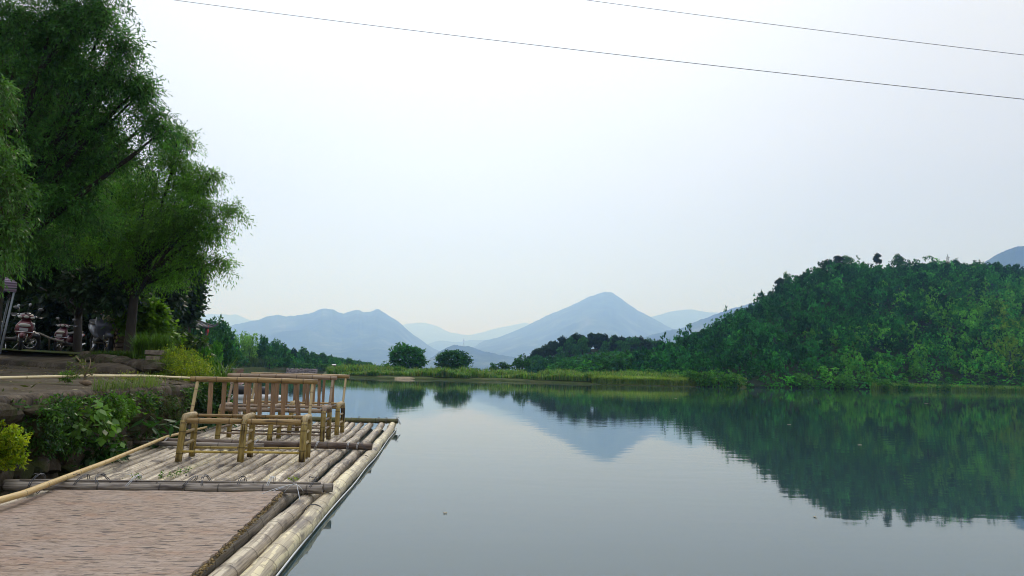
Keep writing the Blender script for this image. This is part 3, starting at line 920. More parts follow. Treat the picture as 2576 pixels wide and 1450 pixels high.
# ---- woodland as merged masses (nobody could count these crowns)
def wood(name, items, kinds, nl=230, lsize=.12, seed=1):
    """items: (x, y, z, width, height, kind, (r,g,b) multiplier)"""
    r = np.random.default_rng(seed)
    temp = {kd: [unit_crown(kd, 900 + seed * 31 + i, nl, lsize) for i in range(4)] for kd in kinds}
    Vs, Qs, Ts, n0 = [], [], [], 0
    for (x, y, z, w, h, kd, mul) in items:
        V, Q, T_ = temp[kd][r.integers(4)]
        a = r.uniform(0, 6.28); c, s = math.cos(a), math.sin(a)
        P = np.stack([(V[:, 0] * c - V[:, 1] * s) * w, (V[:, 0] * s + V[:, 1] * c) * w, V[:, 2] * h], 1) + (x, y, z)
        Vs.append(P); Qs.append(Q + n0); n0 += len(V); Ts.append(T_ * np.array(mul) * np.array((1.02, 1.58, 1.15)))
    return tag(obj(name, npmesh(name, np.concatenate(Vs), np.concatenate(Qs), LEAF_FAR, tint=np.clip(np.concatenate(Ts), .002, 1), smooth=False)), kind='stuff')

items = []
cell = 2.5
xsb = HG[:, :, 0]
NR, NC = HG.shape[:2]
def hg(i, j):
    i0, j0 = int(min(i, NR - 2)), int(min(j, NC - 2)); f, g = i - i0, j - j0
    return (HG[i0, j0] * (1 - f) + HG[i0 + 1, j0] * f) * (1 - g) + (HG[i0, j0 + 1] * (1 - f) + HG[i0 + 1, j0 + 1] * f) * g
placed = {}
q = np.random.default_rng(77)
tries = 0
for _ in range(60000):
    i, j = (q.uniform(0, HROWS + 1.5) if _ % 6 else q.uniform(0, 3)), q.uniform(0, NC - 1)
    p = hg(i, j)
    px = 1600 + 10 * j
    if px > 3000 and q.random() < .5: continue
    t_ = i / (HROWS - 1)
    big = q.random()
    w = q.uniform(2.0, 3.2) if big < .8 else q.uniform(3.2, 4.4)
    key = (int(p[0] / 2.6), int(p[1] / 2.6))
    ok = True
    for a in (-1, 0, 1):
        for b in (-1, 0, 1):
            for (x2, y2, w2) in placed.get((key[0] + a, key[1] + b), ()):
                if (x2 - p[0]) ** 2 + (y2 - p[1]) ** 2 < (.29 * (w + w2)) ** 2: ok = False
    if not ok: continue
    placed.setdefault(key, []).append((p[0], p[1], w))
    sp = vnoise(p[0] * .035, p[1] * .035, 61) + q.normal(0, .12)
    dk = 1 / (1 + math.exp(-((2330 - px) / 110.0 + (t_ - .45) * 7 + (sp - .5) * 5)))      # pine and dark broadleaf wood towards the upper left
    br = 1 / (1 + math.exp(-((px - 2080) / 130.0 + (.32 - t_) * 8 + (sp - .5) * 6)))       # bamboo low on the right
    if q.random() < dk:
        kd = 'pine' if q.random() < .30 else ('tall' if q.random() < .5 else 'round'); mul = np.array((.55, .80, .80)) * q.uniform(.7, 1.15)
    elif q.random() < br * .75:
        kd = 'bamboo' if q.random() < .6 else 'bush'; mul = np.array((.62, .86, .68)) * q.uniform(.6, 1.2)
    else:
        kd = 'round' if q.random() < .7 else 'tall'; mul = np.array((1.0, 1.3, 1.0)) * q.uniform(.55, 1.45)
    if px > 2500 and t_ < .5 and q.random() < .4: mul = np.array((1.3, 1.1, .6)) * q.uniform(.5, .8)
    h = w * {'pine': 1.4, 'tall': 1.45, 'round': 1.15, 'bush': 1.0, 'bamboo': 1.3}[kd] * q.uniform(.85, 1.1)
    if i > HROWS - 3: h = min(h, 3.0)
    if i < 2.2: kd = 'bush' if q.random() < .6 else kd; w *= .8; h = w * .8
    items.append((p[0], p[1] - (.5 if i < 1.5 else 0), p[2] - .35, w * 1.15, h, kd, mul))
print('hill trees', len(items))
wood('woodland', items, ('pine', 'tall', 'round', 'bamboo', 'bush'), 300, .075, 3)
# brighter broadleaf wood on the flat below the knoll
items = []
for _ in range(520):
    px = q.uniform(1395, 1745); f = q.random()
    d = 112 + f * 62
    yy = np.interp(px, [1395, 1440, 1500, 1600, 1700, 1745], [.55, .8, .9, 1, 1.05, 1.0])
    b = Y(px, 940, d); zz = .9 + f * 2.6 * yy
    w = q.uniform(3, 5)
    items.append((b[0], b[1], zz, w, w * q.uniform(.75, .95) * yy, 'round' if q.random() < .6 else 'bush', np.array((.85, .98, 1.1)) * q.uniform(.6, 1.3)))
for _ in range(160):
    px = q.uniform(1330, 1480); b = Y(px, 940, q.uniform(150, 190)); w = q.uniform(2.5, 4)
    items.append((b[0], b[1], 1.0, w, w * 1.1, 'tall', np.array((.7, .8, .95)) * q.uniform(.7, 1.2)))
wood('woodland', items, ('tall', 'round', 'bush'), 330, .075, 4)

# single trees that stand out on the hill's skyline
def on_ridge(px, back=0.0):
    j = (px - 1600) / 10.0
    return hg(HROWS - 1 - back, j)
for px, h, w, kd, lab, cat in [
    (2217, 5.2, 3.6, 'pine', 'lone flat-topped pine on the hill crest, left of the round crest tree', 'pine tree'),
    (2270, 5.0, 4.2, 'round', 'lone round tree on the hill crest, right of the flat-topped pine', 'tree'),
    (2092, 4.6, 4.4, 'pine', 'dark pine at the left of the crest group, left shoulder of the hill', 'pine tree'),
    (2118, 5.0, 4.0, 'pine', 'dark pine in the middle of the crest group on the hill shoulder', 'pine tree'),
    (2141, 5.2, 4.4, 'tall', 'broad dark tree at the right of the crest group on the hill shoulder', 'tree'),
    (1967, 5.6, 3.6, 'pine', 'spiky pine leaning on the steep left edge of the wooded hill', 'pine tree'),
    (1985, 6.2, 3.4, 'tall', 'tall pointed conifer beside the spiky pine on the hill edge', 'conifer'),
    (1925, 4.0, 2.6, 'tall', 'small pointed tree lower on the left edge of the wooded hill', 'tree'),
    (1890, 3.6, 2.6, 'pine', 'small pine on the low left skyline of the wooded hill', 'pine tree'),
    (1862, 3.6, 2.4, 'tall', 'pointed green tree where the hill skyline starts to climb', 'tree'),
    (2530, 4.6, 2.6, 'tall', 'dark pointed tree on the crest near the right hill peak', 'tree'),
    (2556, 4.6, 4.2, 'round', 'round tree on the crest near the right edge of the photo', 'tree')]:
    p = on_ridge(px, .4 if px < 2000 else 0)
    if px in (2217, 2270): p = p + np.array((0, 0, 1.6))
    far_tree('crest_tree', kd, tuple(p), w, h, lab, None, cat)
for px, h, lab in ((2400, 5.6, 'taller bare stem rising from the hill crest'), (2424, 4.6, 'shorter bare stem rising from the hill crest')):
    p = on_ridge(px); t = empty('bare_tree', tuple(p), 0, lab, 'tree', 'bare stems on the hill crest')
    mb = MB(); mb.tube([(0, 0, -.5), (.1, 0, h * .5), (0, 0, h)], [.1, .08, .04], 5)
    for i in range(14):
        z = h * (.35 + .62 * i / 14); a = rnd.uniform(0, 6.28); l = .5 * (1.2 - z / h)
        mb.tube([(0, 0, z), (math.cos(a) * l, math.sin(a) * l, z + .15)], [.03, .015], 4)
    mb.build('trunk', BARK, t)
    V, Q, T_ = crown_arrays([((0, 0, h * .7), (.25, .25, h * .3))], 30, 6, .3, (.25, .12), [(.03, .05, .02)], .1, .5, 1, False)
    obj('crown', npmesh('crown', V, Q, LEAF_FAR, tint=T_, smooth=False), t)
# the pale flowering tree on the dark slope
p = hg(26, (1982 - 1600) / 10.0)
t = far_tree('flowering_tree', 'tall', tuple(Y(1983, 797, 150) * [1, 1, 1]), 1.5, 3.2, 'small pale yellow flowering tree on the dark upper slope of the hill')
V, Q, T_ = crown_arrays([((.1, 0, .5), (.32, .32, .42))], 70, 8, .12, (.09, .06), [(.42, .40, .16), (.3, .3, .1)], .3, .5, 2, False)
t.children[0].data = npmesh('crown', V, Q, LEAF_FAR, tint=T_, smooth=False)

# ---- reeds: one mass of blades
def blades(xy_z, h, w, cols, lean=.25, r=rng):
    n = len(xy_z)
    a = r.uniform(0, 6.28, n); H = np.asarray(h) * r.uniform(.6, 1.25, n)
    d = np.stack([np.cos(a), np.sin(a), np.zeros(n)], 1); s = np.stack([-np.sin(a), np.cos(a), np.zeros(n)], 1)
    L = lean * r.uniform(.2, 1.6, n)
    p0 = xy_z; up_ = np.array([0, 0, 1.0])
    p1 = p0 + up_ * H[:, None] * .55 + d * (L * H * .25)[:, None]; p2 = p0 + up_ * H[:, None] * (1 - .25 * L)[:, None] + d * (L * H)[:, None]
    W_ = (np.full(n, w) * r.uniform(.7, 1.3, n))[:, None] * .5
    V = np.stack([p0 - s * W_, p0 + s * W_, p1 + s * W_ * .9, p1 - s * W_ * .9, p2], 1).reshape(-1, 3)
    b = np.arange(n) * 5
    Q = np.stack([b, b + 1, b + 2, b + 3], 1); T3 = np.stack([b + 3, b + 2, b + 4], 1)
    col = np.repeat(mixcol(cols, n, r, .15), 5, 0)
    return V, Q, T3, np.clip(col, .002, 1)
def reeds(name, P, h, w, cols, lean=.25, mat=None):
    V, Q, T3, c = blades(P, h, w, cols, lean)
    return tag(obj(name, npmesh(name, V, [Q, T3], mat or LEAF_FAR, tint=c, smooth=False)), kind='stuff')
n_ = 52000
xs = q.uniform(-24, 36, n_); f = q.random(n_) ** 1.3
yb = np.interp(xs, [p[0] for p in CB], [p[1] for p in CB])
patch = vnoise(xs * .35, yb * 0 + f * 3, 8)
yo = 1.0 + f * 13
keep = ~(((xs > -16) & (xs < -9.5) | (xs > -5) & (xs < 2.5)) & (yo < 2.6)) & (q.random(n_) < .35 + patch)
P = np.stack([xs * (1 + yo / 110), yb + yo, .3 + yo * .03], 1)[keep]
hh = .25 + 1.15 * vnoise(P[:, 0] * .6, P[:, 1] * .5, 21) ** 1.3
reeds('reeds', P, hh, .11, [(.09, .22, .04), (.15, .27, .05), (.06, .16, .03), (.20, .23, .08), (.04, .11, .025)], .5, LEAF_REED)
xs = q.uniform(10, 30, 14000); yb = np.interp(xs, [p[0] for p in CB], [p[1] for p in CB])
reeds('reeds', np.stack([xs, yb + q.uniform(.2, 2, 14000), np.full(14000, .1)], 1), 1.0, .09, [(.19, .30, .06), (.25, .32, .09), (.12, .24, .05)], .5, LEAF_REED)
# grass strip at the foot of the right hill
xs = q.uniform(2190, 3100, 22000); ds = np.interp(xs, SH[:, 0], SH[:, 1]) + q.uniform(-1.2, 2.2, 22000)
P = np.array([Y(x, 980, d) for x, d in zip(xs, ds)]); P[:, 2] = .0
reeds('reeds', P, 1.1, .10, [(.14, .27, .06), (.19, .32, .08), (.09, .19, .05)], .5, LEAF_REED)
mbs = []
for i, (px, w, h, lab) in enumerate([(2215, 70, 1.7, 'pale grey-green bush at the foot of the hill, left of the grass strip'), (2265, 60, 1.4, 'low bush at the hill foot where the grass strip begins'), (2120, 60, 2.0, 'dark bush over the water below the middle of the hill'), (2020, 70, 2.2, 'dark bush over the water below the left part of the hill'), (2370, 60, 1.6, 'low rounded bush in the grass strip at the hill foot')]):
    d = np.interp(px, SH[:, 0], SH[:, 1]) - .2
    b = Y(px, 985, d); b[2] = .0
    far_tree('waterside_bush', 'bush', tuple(b), w * d / FPX, h * 1.5, lab, None, 'bush', i, False)

# ---- left bank: single trees along the far left shore
for i, (px, yt, yb, w, d, k, lab) in enumerate([
    (452, 768, 922, 130, 82, 'round', 'broad dark tree standing directly behind the pavilion roof'),
    (512, 806, 922, 84, 86, 'round', 'leafy tree behind the red lantern, right of the pavilion'),
    (563, 811, 915, 60, 112, 'round', 'dark open-crowned tree behind the pavilion trees on the left bank'),
    (535, 796, 922, 90, 92, 'tall', 'tall deep green tree just right of the pavilion eave'),
    (520, 848, 928, 70, 84, 'round', 'dense tree below and right of the pavilion eave'),
    (560, 850, 930, 64, 98, 'round', 'bushy dark tree between the pavilion and the pale bamboo'),
    (598, 832, 915, 56, 120, 'bamboo', 'pale yellow-green bamboo clump, leftmost on the far left bank'),
    (625, 843, 915, 50, 124, 'bamboo', 'pale bamboo clump beside the leftmost one, slightly lower'),
    (640, 868, 922, 46, 128, 'round', 'dark round tree in front of the pale bamboo'),
    (598, 878, 925, 50, 112, 'round', 'dark tree below the pale bamboo on the left bank'),
    (662, 838, 920, 44, 130, 'tall', 'tallest conifer-like tree right of the pale bamboo'),
    (692, 852, 922, 42, 134, 'tall', 'second tall tree right of the tallest conifer-like tree'),
    (712, 862, 924, 38, 138, 'round', 'third, rounder tree in the descending row on the left bank'),
    (678, 884, 926, 40, 128, 'bush', 'light green tree in front of the tall row on the left bank'),
    (736, 876, 925, 24, 146, 'pine', 'thin pine standing clear in the row on the left bank'),
    (762, 872, 926, 42, 150, 'round', 'broad tree right of the thin pine on the left bank'),
    (785, 882, 927, 38, 158, 'round', 'rounded tree left of the white-roofed hut'),
    (808, 884, 928, 36, 166, 'round', 'tall tree above the white-roofed hut'),
    (832, 891, 929, 36, 176, 'round', 'round tree right above the white-roofed hut'),
    (855, 898, 929, 32, 186, 'round', 'tree right of the white-roofed hut'),
    (878, 900, 930, 38, 196, 'round', 'dark wide tree near the far end of the left bank'),
    (902, 905, 931, 34, 210, 'round', 'small tree next to last on the far left bank'),
    (925, 909, 932, 32, 225, 'round', 'last small tree where the left bank meets the middle bank'),
    (740, 900, 930, 40, 138, 'bush', 'low light green bush on the far left shore under the thin pine'),
    (770, 906, 932, 44, 146, 'bush', 'low bush behind the far stone embankment'),
    (815, 908, 933, 44, 160, 'bush', 'wide low bush below the white-roofed hut')]):
    T('bank_tree' if k != 'bush' else 'bush', k, px, yt, yb, w, d, lab, cat='bush' if k == 'bush' else 'tree')
# grassy lip of the far left shore
n_ = 26000; xs = q.uniform(555, 900, n_); dd = np.interp(xs, [555, 620, 700, 800, 900], [100, 118, 134, 165, 215]) + q.uniform(0, 9, n_)
P = np.array([Y(x, 935, d) for x, d in zip(xs, dd)]); P[:, 2] = np.interp(xs, [555, 650, 900], [2.0, 1.3, .6]) + q.uniform(-.9, .3, n_)
reeds('reeds', P, 1.2, .10, [(.05, .10, .03), (.08, .14, .04), (.04, .07, .025)], .5)
# land under that shore
fl = [(535, 96), (620, 118), (700, 133), (800, 163), (900, 212), (960, 300)]
r0 = []; r1 = []; r2 = []; r3 = []
for (x, d) in fl:
    a = Y(x, 940, d)
    r0.append((a[0] + .4, a[1] - .6, -1.7)); r1.append((a[0], a[1], .9)); r2.append((a[0] - 3, a[1] + 6, 1.4)); r3.append((a[0] - 60, a[1] + 60, 1.8))
V, Q = grid_rows([r0, r1, r2, r3], 8, .2, 31)
tag(obj('far_bank', npmesh('far_bank', V, Q, M_SOIL)), kind='structure')

# ------------------------------------------------------------------ raft
raft = empty('bamboo_raft', (-2.9, 8.0, 0), 0, 'long grey bamboo raft moored along the stone wall, three benches on it', 'raft')
RO = np.array((-2.9, 8.0, 0.0))
def rel(P): return [tuple(np.array(p, float) - RO) for p in P]
# deck culms fan slightly; x at three stations along the raft
CZ, CRr = .045, .058
NCU = 22
st_y = [1.6, 5.75, 8.75, 13.75]
xl = [-3.35, -3.93, -4.50, -5.35]
xr = [-1.12, -1.49, -1.75, -2.26]
for k in range(NCU):
    f = k / (NCU - 1) if k < NCU - 3 else (.86, .931, 1.0)[k - NCU + 3]
    if k < NCU - 3: f = k / (NCU - 4) * .805
    edge = k == NCU - 1
    jx = rnd.uniform(-.012, .012)
    r = .070 if edge else (rnd.uniform(.049, .059) if k < NCU - 3 else .067)
    end = rnd.uniform(-.12, .12) if not edge else .12
    tip = rnd.uniform(.02, .05)
    pts = [(xl[i] * (1 - f) + xr[i] * f + jx, st_y[i], CZ + (0 if i < 3 else 0)) for i in range(4)]
    a, b = np.array(pts[2]), np.array(pts[3])
    pts = pts[:3] + [tuple(a * .25 + b * .75), tuple(b + np.array((-.01, end, tip)))]
    if k < 2: pts = [pts[0], tuple(np.array(pts[1]) + (0, .0, -.01))] + pts[2:]
    mb = MB().bamboo(rel(pts), r, r * .86, gap=.33, wob=.0055, n=16, seed=300 + k)
    mb.build('culm', M_EDGE if edge or k in (8, 16) else M_CULM, raft)
def cross(p0, p1, r, mat, sag=.0, seed=1, gap=.42):
    m = (np.array(p0) + np.array(p1)) / 2; m[2] += sag
    MB().bamboo(rel([p0, tuple(m), p1]), r, r * .93, gap=gap, wob=.006, n=16, seed=seed, bump=.045).build('cross_pole', mat, raft)
cross((-4.05, 5.74, .150), (-1.46, 5.97, .150), .038, M_CROSS, seed=41)
cross((-3.98, 5.65, .148), (-2.62, 5.77, .148), .034, M_CROSS, seed=42)
cross((-2.60, 5.775, .150), (-1.52, 5.875, .150), .038, M_CROSS, seed=43)
cross((-4.90, 9.02, .152), (-1.76, 9.16, .150), .047, M_CROSS_DARK, seed=44)
cross((-5.5, 13.45, .16), (-2.14, 13.62, .16), .052, M_CROSS_MOSS, seed=45)
cross((-4.75, 8.91, .145), (-3.1, 8.97, .145), .030, M_CROSS, seed=46)
# slim cane laid on top of the near cross poles
MB().bamboo(rel([(-3.9, 5.70, .192), (-2.4, 5.85, .193), (-1.55, 5.93, .192)]), .008, gap=.5, seed=47, n=8).build('lashed_cane', M_CROSS, raft)
# wire lashings round the cross poles
def lashing(x, y, z, R, tilt=0.0, turns=2, mat=None, tail=True):
    mb = MB()
    for k in range(turns):
        th = np.linspace(0, 2 * math.pi, 26)
        dx = (k - turns / 2) * .014
        P = [(x + dx + tilt * math.sin(a) * R + rnd.uniform(-.002, .002), y + R * 1.02 * math.cos(a), z + R * 1.02 * math.sin(a)) for a in th]
        mb.tube(rel(P), .003, 6)
    if tail:
        for s in range(3):
            a = np.array((x, y - R * .2, z + R * 1.0))
            e = a + (rnd.uniform(-.045, .045), rnd.uniform(-.04, .02), rnd.uniform(-.01, .012))
            mb.tube(rel([tuple(a), tuple((a + e) / 2 + np.array((0, 0, .008))), tuple(e)]), .0026, 5)
    mb.build('lashing', mat or M_WIRE, raft)
for x, t_, pale in ((-3.78, .3, 0), (-3.45, .5, 0), (-3.05, .6, 1), (-2.62, .8, 0), (-2.45, -.4, 0), (-2.18, .0, 0), (-1.96, .3, 1), (-1.62, .5, 0), (-3.25, -.7, 0)):
    y0 = 5.70 + (x + 3.9) * .09
    lashing(x, y0 + .02, .150, .088, t_, 2, M_WIRE_PALE if pale else None)
for x, t_, pale in ((-4.35, .2, 1), (-3.38, -.6, 1), (-3.24, .6, 1), (-2.45, .3, 1), (-2.05, .1, 1), (-1.93, .2, 1), (-1.84, -.9, 0)):
    lashing(x, 9.08 + (x + 3) * .045, .150, .055, t_, 2, M_WIRE_PALE if pale else None, tail=False)
for x, t_ in ((-2.9, .2), (-2.5, .1), (-2.35, 0), (-2.12, -.7)):
    lashing(x, 13.6, .16, .06, t_, 2)
# loose wire bundle at the near corner
mb = MB()
for k in range(5):
    a = np.array((-1.70 + rnd.uniform(-.02, .02), 5.72, .215)); e = a + (rnd.uniform(-.34, .25), rnd.uniform(-.28, .0), rnd.uniform(-.12, -.03))
    m_ = (a + e) / 2 + (rnd.uniform(-.05, .05), rnd.uniform(-.05, .05), .03)
    t = np.linspace(0, 1, 9)[:, None]
    mb.tube(rel((1 - t) ** 2 * a + 2 * t * (1 - t) * m_ + t ** 2 * e), .0028, 5)
mb.build('wire_bundle', M_WIRE_PALE, raft)
for y in (5.45, 8.55, 13.3, 2.9):      # wire loops round the outer culm
    x = np.interp(y, st_y, xr)
    mb = MB(); th = np.linspace(0, 2 * math.pi, 26)
    mb.tube(rel([(x + .072 * math.cos(a), y + .01 * math.cos(a) - .03 * math.sin(a), CZ + .072 * math.sin(a)) for a in th]), .004, 6)
    mb.build('lashing', M_WIRE, raft)
# dark under-layer culms seen between and at the side
for f, dz in ((.985, -.035), (.5, -.06), (.05, -.05)):
    pts = [(xl[i] * (1 - f) + xr[i] * f + (.05 if f > .9 else 0), st_y[i], -.03 + dz * .3) for i in range(4)]
    MB().bamboo(rel(pts), .05, gap=.4, wob=.01, seed=int(f * 100)).build('under_culm', M_CROSS_DARK, raft)
# pale cable running along the raft's outer side just over the water
cb = MB(); cab = []
for y in np.linspace(1.6, 13.6, 60):
    cab.append((np.interp(y, st_y, xr) + .088 + .006 * math.sin(y * 2.1), y, .022 + .004 * math.sin(y * 3.3)))
cb.tube(cab, .0065, 6)
tag(cb.build('cable', M_WIRE_PALE), 'thin pale cable stretched along the outer side of the bamboo raft', 'cable')

# ---- woven mat
def mat_material():
    m, t, b = newmat('woven_bamboo_mat')
    uv = N(t, 'ShaderNodeUVMap')
    # herringbone-like weave: alternate courses of short flat strips
    br = N(t, 'ShaderNodeTexBrick'); br.offset = .36; br.offset_frequency = 1; br.squash = 1.0
    lk(t, uv.outputs[0], br.inputs['Vector'])
    br.inputs['Scale'].default_value = 1.0
    br.inputs['Brick Width'].default_value = .055; br.inputs['Row Height'].default_value = .0135
    br.inputs['Mortar Size'].default_value = .0012; br.inputs['Mortar Smooth'].default_value = .3; br.inputs['Bias'].default_value = 0
    br.inputs['Color1'].default_value = (.335, .255, .20, 1); br.inputs['Color2'].default_value = (.185, .125, .09, 1); br.inputs['Mortar'].default_value = (.12, .085, .065, 1)
    n1 = noise(t, uv.outputs[0], 1.0, 4, .6, (8, 55, 1))
    c = mixc(t, mapr(t, n1, .40, .68, 0, .6), br.outputs[0], (.39, .32, .27))
    n3 = noise(t, uv.outputs[0], 1.0, 4, .6, (3.2, 4.5, 1))
    c = mixc(t, mapr(t, n3, .52, .72, 0, .5), c, (.30, .165, .10))
    n4 = noise(t, uv.outputs[0], 1.0, 3, .6, (1.3, 1.9, 1))
    c = mixc(t, mapr(t, n4, .45, .65, 0, .3), c, (.36, .315, .29))
    # gaps where a strip has lifted: short dark dashes
    n2 = noise(t, uv.outputs[0], 1.0, 2, .5, (7, 40, 1))
    n5 = noise(t, uv.outputs[0], 1.0, 2, .5, (16, 110, 1))
    d2_ = N(t, 'ShaderNodeMath', op='MAXIMUM'); lk(t, mapr(t, n2, .60, .65), d2_.inputs[0]); lk(t, mapr(t, n5, .61, .66, 0, .8), d2_.inputs[1])
    dsh = d2_.outputs[0]
    c = mixc(t, dsh, c, (.035, .028, .03))
    lk(t, c, b.inputs['Base Color'])
    b.inputs['Roughness'].default_value = .62
    b.inputs['Specular IOR Level'].default_value = .3
    inv = N(t, 'ShaderNodeMath', op='SUBTRACT'); inv.inputs[0].default_value = 1; lk(t, br.outputs['Fac'], inv.inputs[1])
    s2 = N(t, 'ShaderNodeMath', op='SUBTRACT'); lk(t, inv.outputs[0], s2.inputs[0]); lk(t, dsh, s2.inputs[1])
    s3 = N(t, 'ShaderNodeMath', op='ADD'); lk(t, s2.outputs[0], s3.inputs[0]); lk(t, n1, s3.inputs[1])
    bump(t, b, s3.outputs[0], .7, .004)
    return m
M_MAT = mat_material()
MTL, MTR = np.array((-3.52, 5.56)), np.array((-1.80, 5.69))
MBL, MBR = np.array((-3.10, 1.4)), np.array((-1.20, 1.4))
nu, nv = 110, 240
u, v = np.meshgrid(np.linspace(0, 1, nu), np.linspace(0, 1, nv), indexing='ij')
XY = (MTL * (1 - u[..., None]) + MTR * u[..., None]) * (1 - v[..., None]) + (MBL * (1 - u[..., None]) + MBR * u[..., None]) * v[..., None]
frx = (vnoise(v * 60, v * 0, 3) - .5) * .018
XY[..., 0] += frx * (u > .995) - frx * (u < .005)
Zm = .150 + .006 * fbm(XY[..., 0] * 3, XY[..., 1] * 3, 2) + .012 * (u ** 12)
top = np.concatenate([XY, Zm[..., None]], -1).reshape(-1, 3)
bot = top - np.array((0, 0, .012)); bot[:, :2] += 0
i, j = np.meshgrid(np.arange(nu - 1), np.arange(nv - 1), indexing='ij')
Qt = np.stack([i * nv + j, (i + 1) * nv + j, (i + 1) * nv + j + 1, i * nv + j + 1], -1).reshape(-1, 4)
Qt = Qt[:, ::-1]
NB = nu * nv
ring = np.concatenate([np.arange(nv), np.arange(1, nu) * nv + nv - 1, ((nu - 1) * nv + np.arange(nv - 2, -1, -1)), np.arange(nu - 2, -1, -1) * nv])
Qs = np.stack([ring[:-1], ring[1:], ring[1:] + NB, ring[:-1] + NB], 1)
uvm = np.stack([top[:, 0], top[:, 1]], 1)
me = npmesh('woven_mat', np.concatenate([top, bot]), np.concatenate([Qt, Qt[:, ::-1] + NB, Qs]), M_MAT, uv=np.concatenate([uvm, uvm]), smooth=False)
mat_o = tag(obj('woven_mat', me), 'large pinkish woven bamboo mat spread over the near deck of the raft', 'mat')
# second layer under it, frayed dark edge
M_FRAY = plain('frayed_edge', (.24, .175, .075), .8, var=.6, scale=25)
mb = MB()
for k in range(1000):
    f = rnd.random(); p = MTR * (1 - f) + MBR * f
    a = np.array((p[0] + rnd.uniform(-.008, .003), p[1], rnd.uniform(.124, .154)))
    d = np.array((rnd.uniform(.006, .022), rnd.uniform(-.02, .02), rnd.uniform(-.012, .004)))
    mb.box(a + d / 2, (.006 + abs(d[0]) * .4, .010, .002), None, .001)
fe = mb.build('frayed_edge', M_FRAY, mat_o, smooth=False); fe['kind'] = 'stuff'
# battens that carry the mat a little above the culms
mb = MB()
for f in (.08, .5, .97):
    a = MTL * (1 - f) + MTR * f; b_ = MBL * (1 - f) + MBR * f
    mb.tube([(a[0], a[1] - .06, .122), (b_[0], b_[1], .122)], .015, 8)
mb.build('batten', M_CROSS_DARK, mat_o)

